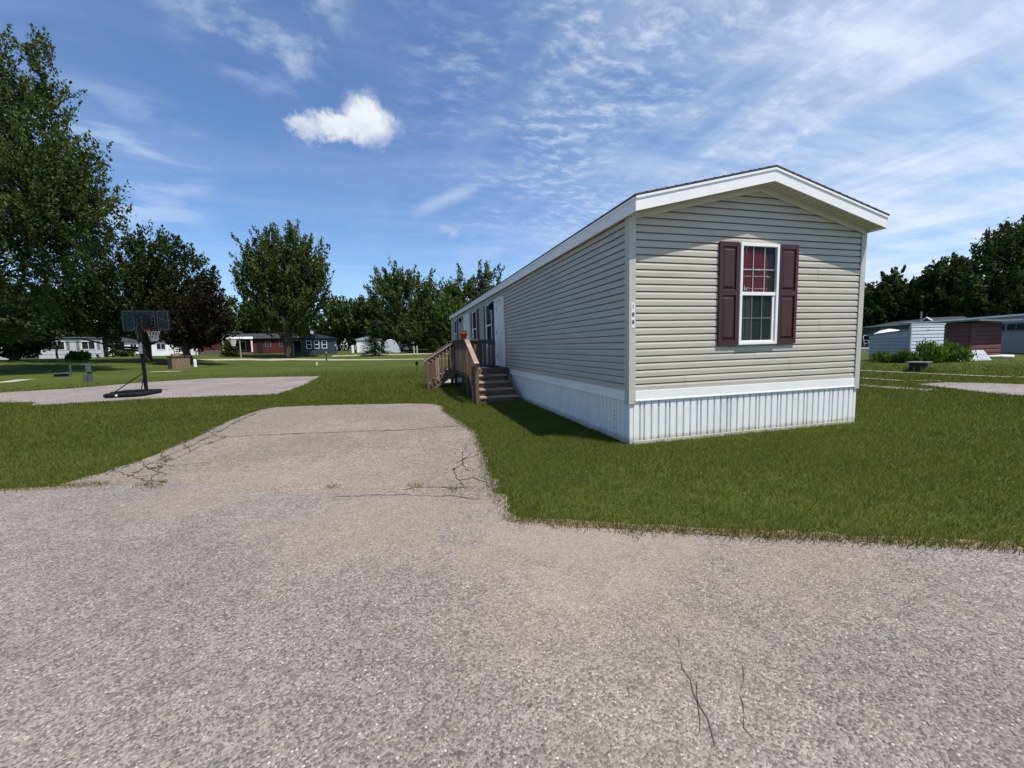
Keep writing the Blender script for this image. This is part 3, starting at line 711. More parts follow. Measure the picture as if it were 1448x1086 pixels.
    def shutter(face, a0, a1, z0, z1):
        s = MB(); y0_, y1_ = -.046, -.0155; st = .052; zm = z0+(z1-z0)*.515
        s.box(a0, y0_, z0, a0+st, y1_, z1); s.box(a1-st, y0_, z0, a1, y1_, z1)
        for (u, v) in ((z0, z0+.07), (zm-.04, zm+.04), (z1-.07, z1)): s.box(a0+st, y0_+.001, u, a1-st, y1_, v)
        s.box(a0+st, -.027, z0+.07, a1-st, y1_, z1-.07)
        for (u, v) in ((z0+.07, zm-.04), (zm+.04, z1-.07)):
            A = [(a0+st+.018, u+.02), (a1-st-.018, u+.02), (a1-st-.018, v-.02), (a0+st+.018, v-.02)]; i2 = .03
            B = [(a0+st+.018+i2, u+.02+i2), (a1-st-.018-i2, u+.02+i2), (a1-st-.018-i2, v-.02-i2), (a0+st+.018+i2, v-.02-i2)]
            s.add([(x, -.0275, z) for x, z in A]+[(x, -.041, z) for x, z in B], [(0, 1, 5, 4), (1, 2, 6, 5), (2, 3, 7, 6), (3, 0, 4, 7), (4, 5, 6, 7)])
        if face == 'S': s.v = [(y, x, z) for (x, y, z) in s.v]
        return s.build('shutter', SHUTTER, home, False, .003)
    shutter('F', 1.442, 1.790, 1.372, 2.878); shutter('F', 2.520, 2.900, 1.372, 2.878)
    for (a0, a1) in ((8.62, 9.60), (11.45, 12.45), (17.55, 18.5)):
        window('S', a0, a1, 1.42, 2.92); shutter('S', a0-.36, a0-.008, 1.42, 2.93); shutter('S', a1+.008, a1+.36, 1.42, 2.93)
    # ---------- doors on the driveway side
    def door(y0, y1, z0, z1, name_label=None):
        d = MB(); d.box(-.022, y0+.07, z0, -.0155, y1-.07, z1-.06); dr = d.build('door', DOORW, home)
        f = MB(); f.box(-.085, y0, z0-.03, -.0145, y0+.07, z1); f.box(-.085, y1-.07, z0-.03, -.0145, y1, z1); f.box(-.083, y0+.07, z1-.06, -.0145, y1-.07, z1-.001); f.box(-.09, y0+.07, z0-.03, -.0145, y1-.07, z0)
        f.build('frame', WHITE, dr, False, .004)
        p = MB()
        w = (y1-y0-.14); 
        for (u0, u1) in ((.12, .46), (.54, .88)):
            for (v0, v1) in ((.06, .30), (.36, .70), (.76, .93)):
                p.box(-.027, y0+.07+w*u0, z0+(z1-z0)*v0, -.0215, y0+.07+w*u1, z0+(z1-z0)*v1)
        p.build('panel', DOORW, dr, False, .004)
        h = MB(); h.tube([(-.022, y0+.15, z0+1.0), (-.07, y0+.15, z0+1.0)], [.03, .034], 12); h.build('handle', BLACK, dr); h = MB(); h.tube([(-.022, y0+.15, z0+1.12), (-.045, y0+.15, z0+1.12)], .03, 12); h.build('deadbolt', BLACK, dr)
        for zz in (.25, 1.0, 1.75): hg = MB(); hg.box(-.034, y1-.088, z0+zz, -.0225, y1-.0705, z0+zz+.1); hg.build('hinge', BLACK, dr)
    door(6.97, 8.05, .84, 2.93); door(13.35, 14.75, .84, 2.95)
    # wall lamps
    for (y, z) in ((8.19, 2.80), (15.4, 2.82)):
        l = MB(); l.box(-.03, y-.05, z-.06, -.0155, y+.05, z+.10); l.tube([(-.03, y, z+.06), (-.12, y, z+.09), (-.15, y, z+.05)], .012, 8)
        l.lathe([(.02, .05), (.07, .03), (.065, -.13), (.05, -.16)], 8, (-.15, y, z)); l.build('wall_lamp', BLACK, home)
    # house number on the corner post
    npl = MB(); npl.box(.004, -.034, 1.655, .056, -.0303, 2.0); pl = npl.build('number_plate', mat('plate_white', (.72, .72, .70), .5, .05), home)
    for i, ch in enumerate('188'):
        text_mesh(ch, .078, BLACK, 'digit', pl, Matrix.Translation((.030, -.0365, 1.94-i*.105)) @ Matrix.Rotation(R(90), 4, 'X'))
    # screws / small vents in the skirting end panel
    for z in (.16, .30, .36, .42): sv = MB(); sv.tube([(.0, .42, z), (-.012, .42, z)], .012, 8); sv.build('skirting_screw', GREYMETAL, home)
    # roof vents
    for y in (6, 13): 
        v = MB(); v.lathe([(.05, 0), (.05, .28), (.075, .28), (.075, .34), (.02, .36)], 12, (W*.62, y, Z4-.05)); v.build('vent_pipe', GREYMETAL, roof)
build_home()

# ------------------------------------------------------------------ timber deck with two flights of steps
DZ, DXL, DY0, DY1 = .80, -1.16, 6.5, 10.5
deck = thing('wooden_deck', 'weathered brown timber entry deck with two flights of steps against the mobile home', 'deck', (0, 0, 0))
def build_deck():
    rnd = random.Random(3)
    f = MB(); y = DY0
    while y < DY1-.02:
        f.box(DXL, y, DZ-.036, -.045, min(y+.135, DY1), DZ+rnd.uniform(-.002, .002)); y += .142
    f.build('deck_floor', WOOD, deck, False, .004)
    r = MB(); r.box(DXL-.038, DY0, DZ-.27, DXL-.001, DY1, DZ-.02); r.box(DXL, DY0-.038, DZ-.165, -.05, DY0-.001, DZ-.02); r.box(DXL, DY1+.001, DZ-.27, -.05, DY1+.038, DZ-.02)
    for y in (7.4, 8.4, 9.4): r.box(DXL, y, DZ-.22, -.05, y+.038, DZ-.037)
    r.build('rim_joist', WOOD, deck, False, .004)
    def post(x, y, z0, z1, w=.089): b = MB(); b.box(x-w/2, y-w/2, z0, x+w/2, y+w/2, z1); b.build('post', WOOD, deck, False, .006)
    for (x, y) in ((DXL+.06, 6.62), (DXL+.06, 7.6), (DXL+.06, 8.5), (DXL+.06, 10.42), (-.45, 10.42), (-.45, 8.0)): post(x, y, -.02, DZ-.037)
    RT = 1.66
    # near newel and rails
    post(DXL-.085, DY0+.05, -.02, RT-.03); post(DXL-.085, 9.42, DZ-.3, RT-.03); post(DXL-.085, DY1-.05, -.02, RT-.03); post(-.10, 8.28, DZ, RT-.03); post(-.10, DY1-.05, DZ, RT-.03)
    def rail(a, b, w=.135, h=.036): m = MB(); m.bar(a, b, w, h); m.build('handrail', WOODLT if False else WOOD, deck, False, .005)
    rail((DXL-.085, DY0-.02, RT), (DXL-.085, 9.47, RT)); rail((DXL-.01, 8.28, RT-.001), (-.02, 8.28, RT-.001)); rail((DXL-.15, DY1-.05, RT), (-.02, DY1-.05, RT))
    def baluster(x0, y0, z0, z1, w=.036, d=.075):
        b = MB(); b.box(x0-w/2, y0-d/2, z0, x0+w/2, y0+d/2, z1); b.build('baluster', WOOD, deck, False, .003)
    y = DY0+.17
    while y < 9.34: baluster(DXL-.060, y, DZ-.17, RT-.02); y += .132
    x = DXL+.13
    while x < -.2:
        baluster(x, 8.28, DZ, RT-.02, .075, .036); baluster(x, DY1-.05, DZ-.1, RT-.02, .075, .036); x += .16
    s = MB(); s.box(DXL-.04, DY0+.1, RT-.12, DXL-.02, 9.38, RT-.03); s.box(DXL, 8.27, RT-.12, -.14, 8.30, RT-.03); s.box(DXL-.05, DY1-.06, RT-.12, -.14, DY1-.03, RT-.03); s.build('rail_stringer', WOOD, deck)
    # front steps: four treads below the deck
    SX0, SX1 = -1.20, -.20
    for k in range(4):
        z = .16*(k+1); yf = 5.0+.375*k
        t = MB(); t.box(SX0, yf-.02, z-.04, SX1, yf+.15, z); t.box(SX0, yf+.158, z-.04, SX1, yf+.36, z); t.build('stair_tread', WOODLT, deck, False, .005)
        ri = MB(); ri.box(SX0+.02, yf+.01, z-.158, SX1-.02, yf+.034, z-.041); ri.build('riser', WOOD, deck)
    ri = MB(); ri.box(SX0+.02, 6.44, .642, SX1-.02, 6.459, .795); ri.build('riser', WOOD, deck)
    for x in (SX0-.02, SX1+.02):
        st = MB(); st.prism([(4.97, -.02), (4.97, .10), (6.46, .76), (6.46, .45), (5.6, -.02)], .036, 'X', x-.018); st.build('stringer', WOOD, deck)
    post(SX0-.07, 5.02, -.02, 1.02); post(SX0-.155, 5.10, -.02, .95, .07)
    m = MB(); m.bar((SX0-.09, 4.86, 1.02), (SX0-.06, DY0+.02, RT-.01), .125, .036); m.bar((SX0-.09, 4.95, .93), (SX0-.06, DY0-.02, RT-.12), .036, .09); m.build('handrail', WOODLT, deck, False, .005)
    for k in range(1, 9):
        y = 5.02+k*.165; z0 = .05+.427*(y-5.0); b = MB(); b.box(SX0-.075, y-.036, z0, SX0-.045, y+.036, 1.0+.4*(y-5.0)-.03); b.build('baluster', WOOD, deck)
    # side steps run down to the west
    X0, run = DXL-.05, .24; Y0, Y1 = 9.50, 10.42
    for k in range(4):
        z = DZ-.16*(k+1); x1 = X0-run*k
        t = MB(); t.box(x1-run-.03, Y0, z-.04, x1-.14, Y1, z); t.box(x1-.132, Y0, z-.04, x1-.005, Y1, z); t.build('stair_tread', WOODLT, deck, False, .005)
    for y in (Y0-.04, Y1+.004):
        st = MB(); st.prism([(X0+.02, .50), (X0+.02, .76), (X0-.1, .76), (X0-run*4-.06, .10), (X0-run*4-.06, -.02), (X0-run*3.2, -.02)], .036, 'Y', y); st.build('stringer', WOOD, deck)
    xe = X0-run*4-.04
    for y in (Y0-.06, Y1+.07):
        post(xe, y, -.02, .95); m = MB(); m.bar((X0+.02, y, RT+.0), (xe-.12, y, .96), .125, .036); m.bar((X0+.02, y, RT-.09), (xe-.02, y, .87), .036, .085); m.build('handrail', WOODLT if y < 10 else WOOD, deck, False, .005)
        for k in range(1, 8):
            q = k/8; x = X0+(xe-X0)*q; b = MB(); zt = RT-.03+(.93-RT)*q; b.box(x-.034, y-.018, max(.06, DZ-.08-.72*q), x+.034, y+.018, zt); b.build('baluster', WOODLT if k in (5,) else WOOD, deck)
build_deck()
# things on the deck
pot = thing('flower_pot', 'red flower pot with dry pale plants standing on the deck rail', 'flower pot', (DXL-.085, 7.15, 1.679))
b = MB(); b.lathe([(.07, 0), (.10, .15), (.12, .15), (.12, .19), (.105, .19), (.10, .16), (.02, .16)], 20); b.build('pot', TERRA, pot, True)
def tuft(parent, n, r, h, m, seed, name='plant', w=.012, c=(0, 0, 0)):
    rng = np.random.default_rng(seed); a = rng.uniform(0, 6.28, n); rr = r*np.sqrt(rng.uniform(0, 1, n))*.5; V = []; 
    for i in range(n):
        p = Vector((math.cos(a[i])*rr[i], math.sin(a[i])*rr[i], 0))+Vector(c); hh = h*rng.uniform(.5, 1); la = rng.uniform(0, 6.28); le = hh*rng.uniform(.1, .5)
        d = Vector((math.cos(la+1.57), math.sin(la+1.57), 0))*w/2; q = p+Vector((math.cos(la)*le*.4, math.sin(la)*le*.4, hh*.6)); e = p+Vector((math.cos(la)*le, math.sin(la)*le, hh))
        V += [p-d, p+d, q+d*1.4, q-d*1.4, q-d*1.4, q+d*1.4, e, e]
    V = np.array([tuple(v) for v in V]); t = np.repeat(rng.uniform(0, 1, n), 8)
    return np_mesh(name, V, np.arange(len(V)), 4, t, m, parent)
tuft(pot, 70, .2, .16, leaf_mat('dry_plant', (.10, .08, .05), (.30, .26, .18)), 5, 'plant', .014, (0, 0, .15))
b = MB(); b.box(-.95, 6.75, DZ+.004, -.55, 7.5, DZ+.012); tag(b.build('paper_sheet', mat('grey_sheet', (.36, .37, .39), .7, .1), None, False, .003), 'light grey flat mat lying on the deck boards', 'mat')
b = MB(); b.box(-.50, 6.98, DZ+.004, -.10, 7.95, DZ+.020); tag(b.build('doormat', mat('doormat_black', (.012, .012, .012), .95, .3, 20, .5, 200), None, False, .004), 'black doormat in front of the white door', 'doormat')
lt = thing('stake_box', 'small black box on a stake on the grass by the foot of the side stairs', 'garden light', gnd(590, 526))  # dark box on a stake, stands in for the handrail end
b = MB(); b.bar((0, 0, -.05), (0, 0, .4), .03); b.build('stake', BLACK, lt); b = MB(); b.lathe([(.04, .4), (.09, .42), (.09, .58), (.12, .60), (.02, .66)], 8); b.build('box_head', BLACK, lt)

# ------------------------------------------------------------------ portable basketball hoop
def build_hoop():
    h = thing('basketball_hoop', 'black portable basketball hoop with clear backboard and filled base on the concrete court', 'basketball hoop', (-12.4, 13.3, 0))
    b = MB(); b.prism([(-.58, -1.35), (-.42, -1.48), (.42, -1.48), (.60, -1.30), (.56, -.1), (.32, .16), (-.32, .16), (-.56, -.1)], .13, 'Z', .02); base = b.build('base', BLACKPLASTIC, h, False, .05)
    b = MB(); b.prism([(-.45, -1.22), (.45, -1.22), (.42, -.45), (-.42, -.45)], .06, 'Z', .13)
    for x in (-.25, 0, .25): b.box(x-.07, -1.15, .19, x+.07, -.5, .205)
    b.build('base_ridge', BLACKPLASTIC, base, False, .02)
    b = MB()
    for x in (-.36, .36): b.tube([(x-.04, .12, .075), (x+.04, .12, .075)], .075, 14)
    b.build('wheel', BLACK, base)
    b = MB(); b.tube([(-.12, -1.487, .09), (-.12, -1.475, .09)], .035, 12); b.build('drain_cap', WHITE, base)
    b = MB(); b.bar((0, 0, .1), (0, -.02, 2.55), .095, .095, (0, 1, 0)); b.bar((0, -.02, 2.5), (0, -.02, 2.95), .07, .07, (0, 1, 0)); pole = b.build('pole', BLACK, h, False, .012)
    b = MB(); b.tube([(0, -.06, .78), (-.38, -1.05, .19)], .018, 8); b.build('brace', BLACK, h); b = MB(); b.tube([(.02, -.06, .78), (.38, -1.05, .19)], .018, 8); b.build('brace', BLACK, h)
    b = MB()
    for z in (2.55, 2.95):
        for x in (-.10, .10): b.bar((x, -.12, z), (x*1.6, .40, z-.08), .035, .05)
    b.tube([(0, -.1, 2.6), (0, -.28, 2.2), (-.0, -.14, 1.85)], .02, 8); b.box(-.09, .40, 2.46, .09, .44, 2.90); b.build('lift_arm', BLACK, h)
    b = MB(); b.box(-.05, -.11, 1.5, .05, -.058, 1.9); b.box(-.07, -.05, 2.0, -.058, .05, 2.5); b.build('height_gauge', GREYMETAL, pole)
    zb, zt, hw, yb = 2.35, 3.15, .77, .46
    b = MB(); b.box(-hw+.03, yb, zb+.03, hw-.03, yb+.012, zt-.03)
    gm = bpy.data.materials.new('smoked_acrylic'); gm.use_nodes = True; t = NT(gm.node_tree); t.n.clear(); oo = t.add('ShaderNodeOutputMaterial'); mx = t.add('ShaderNodeMixShader'); mx.inputs[0].default_value = .05
    tr = t.add('ShaderNodeBsdfTransparent'); tr.inputs[0].default_value = (.62, .68, .72, 1); gl = t.add('ShaderNodeBsdfGlossy'); gl.inputs[0].default_value = (.3, .33, .36, 1); gl.inputs['Roughness'].default_value = .15
    t.l.new(tr.outputs[0], mx.inputs[1]); t.l.new(gl.outputs[0], mx.inputs[2]); t.l.new(mx.outputs[0], oo.inputs[0])
    bb = b.build('backboard', gm, h)
    b = MB()
    for (x0, x1, z0, z1) in ((-hw, hw, zt-.035, zt), (-hw, hw, zb, zb+.035), (-hw, -hw+.035, zb+.035, zt-.035), (hw-.035, hw, zb+.035, zt-.035), (-.36, -.30, zb+.035, zt-.035), (.30, .36, zb+.035, zt-.035)): b.box(x0, yb-.012, z0, x1, yb+.024, z1)
    b.build('frame', BLACK, bb)
    b = MB(); e = .016
    def rect(x0, x1, z0, z1):
        b.box(x0, yb-.016, z0, x1, yb-.013, z0+e); b.box(x0, yb-.016, z1-e, x1, yb-.013, z1); b.box(x0, yb-.016, z0+e, x0+e, yb-.013, z1-e); b.box(x1-e, yb-.016, z0+e, x1, yb-.013, z1-e)
    rect(-hw+.04, -.37, zb+.04, zt-.04); rect(.37, hw-.04, zb+.04, zt-.04); rect(-.29, .29, zt-.26, zt-.04); rect(-.29, .29, zb+.12, zt-.29)
    b.bar((.40, yb-.0145, zb+.52), (.70, yb-.0145, zb+.34), .003, .02); b.bar((-.15, yb-.0145, zb+.42), (.12, yb-.0145, zb+.22), .003, .02)
    b.build('board_lines', mat('grey_board_line', (.05, .06, .065), .5, .05), bb)
    rz = 2.43; rc = (0.0, yb+.40)
    ro = mat('orange_rim', (.16, .022, .012), .5, .1)
    b = MB(); ring = [(rc[0]+.228*math.cos(a), rc[1]+.228*math.sin(a), rz) for a in [2*math.pi*i/28 for i in range(29)]]; b.tube(ring, .012, 8, False); b.box(-.11, yb+.026, rz-.07, .11, yb+.20, rz+.01); b.box(-.09, yb-.03, rz-.09, .09, yb-.0165, rz+.01); rim = b.build('rim', ro, h)
    b = MB(); nst = 12
    for i in range(nst):
        for s in (1, -1):
            pts = []
            for k in range(6):
                q = k/5; a = 2*math.pi*(i+s*q*1.5)/nst; rr = .225*(1-q)+.125*q+.02*math.sin(q*3.14)*-1; pts.append((rc[0]+rr*math.cos(a), rc[1]+rr*math.sin(a), rz-.012-.45*q))
            b.tube(pts, .006, 5)
    b.build('net', mat('white_net', (.34, .33, .31), .8, .1), rim)
build_hoop()

# ------------------------------------------------------------------ trees
def basis(d):
    d = d/np.linalg.norm(d, axis=-1, keepdims=True); a = np.where(np.abs(d[:, 2:3]) < .9, np.array([[0, 0, 1.0]]), np.array([[1.0, 0, 0]]))
    r = np.cross(d, a); r /= np.linalg.norm(r, axis=-1, keepdims=True); return d, r, np.cross(r, d)
def tree(name, label, px, z, lobes, leafm, nclu, nleaf, lsize, seed, tr=.25, trunk_top=.6, group='trees round the park', droop=0.0, sprawl=(.95, .34), limbs=26, cat='tree', base_px=None, flat=.85):
    """lobes: (image column, image row, half width, half height) of crown masses, each given real size and depth at distance z"""
    rng = np.random.default_rng(seed); base = at(px, z); k = z/FPX
    root = thing(name, label, cat, base, 0, group)
    C = []; Rr = []
    for (lx, ly, rx, rz) in lobes:
        p = up(lx, ly, z)-base; C.append(tuple(p)); Rr.append((rx*k, rz*k))
    C = np.array(C); Rr = np.array(Rr); vol = Rr[:, 0]**1.6*Rr[:, 1]; vol = vol/vol.sum()
    li = rng.choice(len(C), nclu, p=vol)
    d = rng.normal(size=(nclu, 3)); d /= np.linalg.norm(d, axis=1, keepdims=True); rad = rng.uniform(.25, 1, nclu)**.45
    off = d*rad[:, None]*np.stack([Rr[li, 0], Rr[li, 0]*flat, Rr[li, 1]], 1)
    P = C[li]+off; P[:, 1] += rng.normal(0, .5, nclu)*Rr[li, 0]*.25
    P = P[P[:, 2] > .5]; n = len(P)
    cen = C.mean(0); cen[2] = C[:, 2].min()*.5
    dirn = P-cen; dirn /= np.linalg.norm(dirn, axis=1, keepdims=True); dirn[:, 2] += .35-droop; dirn += rng.normal(0, .25, dirn.shape)
    dn, r, u = basis(dirn)
    ctint = np.clip(rng.normal(.45, .22, n), 0, 1)
    m = n*nleaf; ci = np.repeat(np.arange(n), nleaf)
    s = (rng.uniform(.6, 1.35, n)*sprawl[0])[ci]; w = (rng.uniform(.6, 1.3, n)*sprawl[1])[ci]
    g = rng.normal(size=(m, 3))*.5; al = rng.uniform(-1, 1, m)
    Q = P[ci]+dn[ci]*(al*s)[:, None]+(r[ci]*g[:, :1]+u[ci]*g[:, 1:2])*(w*(1.05-.5*np.maximum(al, 0)))[:, None]
    nd = dn[ci]*.8+rng.normal(0, .5, (m, 3)); a, _, _ = basis(nd)
    nt = dn[ci]*.55+np.array([0, 0, .9])+rng.normal(0, .48, (m, 3)); side = np.cross(nt, a); side /= np.linalg.norm(side, axis=1, keepdims=True)+1e-6
    ls = (lsize*rng.uniform(.55, 1.3, m))[:, None]
    V = np.stack([Q-a*ls*.55, Q+side*ls*.30-a*ls*.05, Q+a*ls*.6, Q-side*ls*.30-a*ls*.05], 1).reshape(-1, 3)
    t = np.clip(ctint[ci]+rng.normal(0, .12, m), 0, 1)
    np_mesh('crown', V, np.arange(m*4), 4, np.repeat(t, 4), leafm, root)
    # trunk and limbs
    b = MB(); H = P[:, 2].max(); th = H*trunk_top
    trunk = [(0, 0, -.2), (tr*.15, 0, .5), (rng.normal(0, tr*.5), rng.normal(0, tr*.5), th*.35), (rng.normal(0, tr), rng.normal(0, tr), th*.7), (cen[0]*.3+rng.normal(0, tr), cen[1]*.3, th)]
    b.tube(trunk, [tr*1.55, tr*1.05, tr*.85, tr*.6, tr*.22], 9); b.build('trunk', BARK, root, True)
    b = MB()
    for i in rng.choice(n, min(limbs, n), replace=False):
        e = P[i]; z0 = float(np.clip(e[2]*rng.uniform(.35, .7), th*.12, th*.95)); q = z0/th
        s0 = np.array([np.interp(z0, [p[2] for p in trunk], [p[j] for p in trunk]) for j in (0, 1)]+[z0])
        mid = s0*.5+e*.5; mid[2] += (e[2]-s0[2])*.12+rng.normal(0, .3); mid[:2] += rng.normal(0, .3, 2)
        q1 = s0*.78+e*.22; r0 = tr*(.42-.22*q)
        b.tube([tuple(s0), tuple(q1), tuple(mid), tuple(e)], [r0, r0*.75, r0*.45, r0*.12], 6)
    b.build('limb', BARK, root, True)
    return root
# near left
tree('maple_tree', 'tallest maple at the left edge with drooping branches over the lawn', -75, 30,
     [(25, 100, 55, 52), (10, 175, 85, 70), (45, 225, 80, 45), (70, 265, 70, 40), (20, 300, 100, 70), (88, 305, 62, 30), (60, 240, 75, 26), (100, 262, 45, 16), (80, 320, 70, 18), (-60, 200, 120, 150), (20, 365, 70, 45), (90, 345, 40, 18), (-40, 420, 100, 65), (15, 440, 45, 38), (40, 75, 35, 22), (115, 216, 36, 15), (125, 292, 42, 15), (118, 250, 26, 10), (105, 335, 55, 14), (128, 278, 36, 10)],
     LEAF, 1950, 54, .22, 1, .45, .75, droop=.62, sprawl=(1.2, .28), limbs=60)
tree('broad_tree', 'wide dark green tree behind the basketball pole', 208, 46,
     [(110, 400, 48, 46), (165, 365, 46, 36), (225, 362, 42, 34), (185, 415, 85, 50), (100, 438, 50, 34), (255, 392, 40, 40), (155, 455, 60, 22), (288, 392, 16, 22), (205, 345, 26, 16), (35, 450, 45, 40), (220, 440, 60, 40)],
     LEAFD, 1050, 52, .30, 2, .42, .7, limbs=40)
tree('maroon_tree', 'dark maroon leaved tree behind the wooden bin enclosure', 268, 43,
     [(292, 422, 20, 24), (300, 446, 22, 28), (270, 448, 38, 30), (256, 470, 36, 20), (294, 468, 28, 20), (245, 440, 24, 24)],
     LEAFR, 480, 52, .28, 3, .34, .6, limbs=26)
# middle
tree('maple_tree', 'tall round-headed maple standing alone in the middle distance', 408, 62,
     [(400, 346, 36, 22), (370, 364, 30, 24), (430, 366, 30, 24), (400, 384, 54, 30), (348, 384, 17, 18), (453, 390, 13, 16), (400, 420, 44, 30), (366, 406, 30, 20), (438, 412, 26, 22), (400, 448, 46, 22), (425, 442, 30, 16), (375, 445, 24, 16)],
     LEAF, 720, 62, .38, 4, .55, .7, sprawl=(1.6, .42), limbs=50)
tree('maple_tree', 'feathery green maple rising behind the white shed', 575, 82,
     [(560, 398, 32, 18), (592, 402, 28, 16), (540, 420, 20, 22), (575, 430, 50, 34), (610, 440, 34, 40), (585, 465, 60, 26), (545, 400, 14, 14)],
     LEAF, 520, 58, .48, 5, .5, .7, sprawl=(2.0, .5), limbs=30)
tree('maple_tree', 'thin-crowned tall tree with gaps above the far end of the mobile home roof', 668, 84,
     [(648, 388, 10, 13), (650, 412, 20, 18), (688, 388, 14, 12), (704, 392, 10, 10), (672, 408, 18, 14), (660, 436, 30, 24), (690, 430, 22, 24), (640, 425, 16, 20), (700, 415, 12, 12)],
     LEAF, 280, 50, .46, 6, .45, .85, sprawl=(1.4, .5), limbs=40)
tree('broad_tree', 'dense low tree beside the far end of the mobile home', 632, 74,
     [(625, 455, 34, 32), (650, 462, 34, 30), (610, 472, 30, 20), (680, 455, 34, 34), (640, 485, 40, 14)],
     LEAF2, 430, 52, .44, 7, .35, .6, sprawl=(1.4, .5))
for i, (px, z, lob, lab, mt) in enumerate((
     (345, 96, [(340, 440, 24, 20), (330, 465, 36, 24), (365, 455, 30, 26), (310, 470, 24, 18)], 'bushy tree behind the red house', LEAF2),
     (478, 98, [(478, 440, 26, 16), (500, 452, 34, 24), (470, 462, 40, 22), (515, 440, 20, 14)], 'broad tree behind the dark blue-grey house', LEAF2),
     (528, 100, [(525, 440, 22, 18), (535, 465, 34, 24), (515, 472, 24, 16)], 'dark tree behind the white shed and the small spruce', LEAFD),
     (20, 50, [(20, 450, 46, 30), (-30, 440, 60, 50), (40, 476, 30, 18), (5, 488, 30, 14), (55, 462, 22, 18)], 'dark tree shading the far left trailer', LEAFD),
     (150, 92, [(140, 450, 60, 36), (190, 440, 50, 40), (100, 460, 50, 30)], 'dark tree between the white trailer and the white house', LEAFD))):
    tree('broad_tree', lab, px, z, lob, mt, 330, 40, .62, 30+i, .35, .6, sprawl=(1.5, .55), limbs=16)
# right
tree('broad_tree', 'biggest dark tree at the right edge behind the grey trailer', 1445, 44,
     [(1440, 345, 46, 34), (1405, 375, 34, 32), (1470, 360, 60, 50), (1420, 415, 60, 40), (1480, 420, 70, 50), (1390, 435, 36, 26), (1375, 410, 18, 24)],
     LEAFD, 800, 54, .32, 12, .45, .7, limbs=34)
tree('broad_tree', 'medium tree left of the biggest right-hand tree, thin at its top', 1340, 50,
     [(1345, 378, 16, 14), (1330, 398, 24, 22), (1358, 395, 20, 22), (1345, 425, 38, 30), (1320, 440, 28, 22)],
     LEAFD, 400, 42, .44, 13, .35, .75)
tree('broad_tree', 'lower dark tree beside the right wall of the mobile home', 1262, 54,
     [(1263, 398, 15, 14), (1260, 425, 34, 26), (1235, 428, 22, 22), (1295, 425, 30, 30), (1230, 445, 24, 16), (1280, 445, 30, 18)],
     LEAFD, 430, 42, .46, 14, .35, .7)
def spruce(px, z, h, rad, label, seed):
    rng = np.random.default_rng(seed); base = at(px, z); root = thing('spruce_tree', label, 'tree', base, 0, 'trees round the park')
    b = MB(); b.tube([(0, 0, -.2), (0, 0, h*.5), (0, 0, h*.97)], [.16, .09, .02], 8); b.build('trunk', BARK, root, True)
    P = []
    nt = 22
    for k in range(nt):
        q = k/(nt-1); zz = h*(.12+.86*q); rr = rad*(1-q)**.85+.08
        for j in range(int(9-5*q)):
            a = rng.uniform(0, 6.28); L_ = rr*rng.uniform(.75, 1.1)
            for s in np.linspace(.15, 1, max(3, int(L_*5))): P.append((math.cos(a)*L_*s, math.sin(a)*L_*s, zz-.28*L_*s+.1*L_*s*s, a, 1-.6*s))
    P = np.array(P); n = len(P); nl = 9; ci = np.repeat(np.arange(n), nl); m = n*nl
    Q = P[ci, :3]+rng.normal(0, .10, (m, 3)); a = np.stack([np.cos(P[ci, 3]), np.sin(P[ci, 3]), np.full(m, -.25)], 1)+rng.normal(0, .5, (m, 3)); a, r, u = basis(a)
    ls = (.28*rng.uniform(.6, 1.3, m))[:, None]
    V = np.stack([Q-a*ls*.5, Q+r*ls*.2, Q+a*ls*.6, Q-r*ls*.2], 1).reshape(-1, 3)
    np_mesh('crown', V, np.arange(m*4), 4, np.repeat(rng.uniform(0, 1, m), 4), NEEDLE, root)
spruce(531, 66, 6.2, 2.6, 'small dark spruce in front of the white shed', 3)
def belt(name, label, spans, z, seed, mt, n):
    """a far wood that reads as one mass"""
    rng = np.random.default_rng(seed); P = []
    for _ in range(n):
        (a, b_, top) = spans[rng.integers(len(spans))]; px = rng.uniform(a, b_); zz = z*rng.uniform(1, 1.18); g = at(px, zz); hh = (up(px, top, zz)-g).z
        P.append((g.x, g.y, g.z+hh*rng.uniform(0, 1)**.8*rng.uniform(.75, 1.05)))
    P = np.array(P); nl = 26; ci = np.repeat(np.arange(n), nl); m = n*nl
    Q = P[ci]+rng.normal(0, .75, (m, 3)); a, r, u = basis(rng.normal(0, 1, (m, 3))+np.array([0, 0, .5])); ls = (.85*rng.uniform(.6, 1.3, m))[:, None]
    V = np.stack([Q-a*ls*.5, Q+r*ls*.32, Q+a*ls*.6, Q-r*ls*.32], 1).reshape(-1, 3)
    ct = np.clip(rng.normal(.4, .25, n), 0, 1)
    tag(np_mesh(name, V, np.arange(m*4), 4, np.repeat(ct[ci], 4), mt), label, 'woodland', None, 'stuff')
belt('far_woodland', 'far dark wood behind the houses on the left', [(-160, 60, 462), (40, 200, 462), (180, 340, 460), (330, 480, 462), (460, 640, 462), (600, 760, 450)], 112, 21, LEAFD, 2600)
belt('far_woodland', 'far dark wood behind the trailers on the right', [(1180, 1260, 425), (1240, 1340, 425), (1320, 1420, 420), (1400, 1560, 400)], 62, 22, LEAFD, 1300)

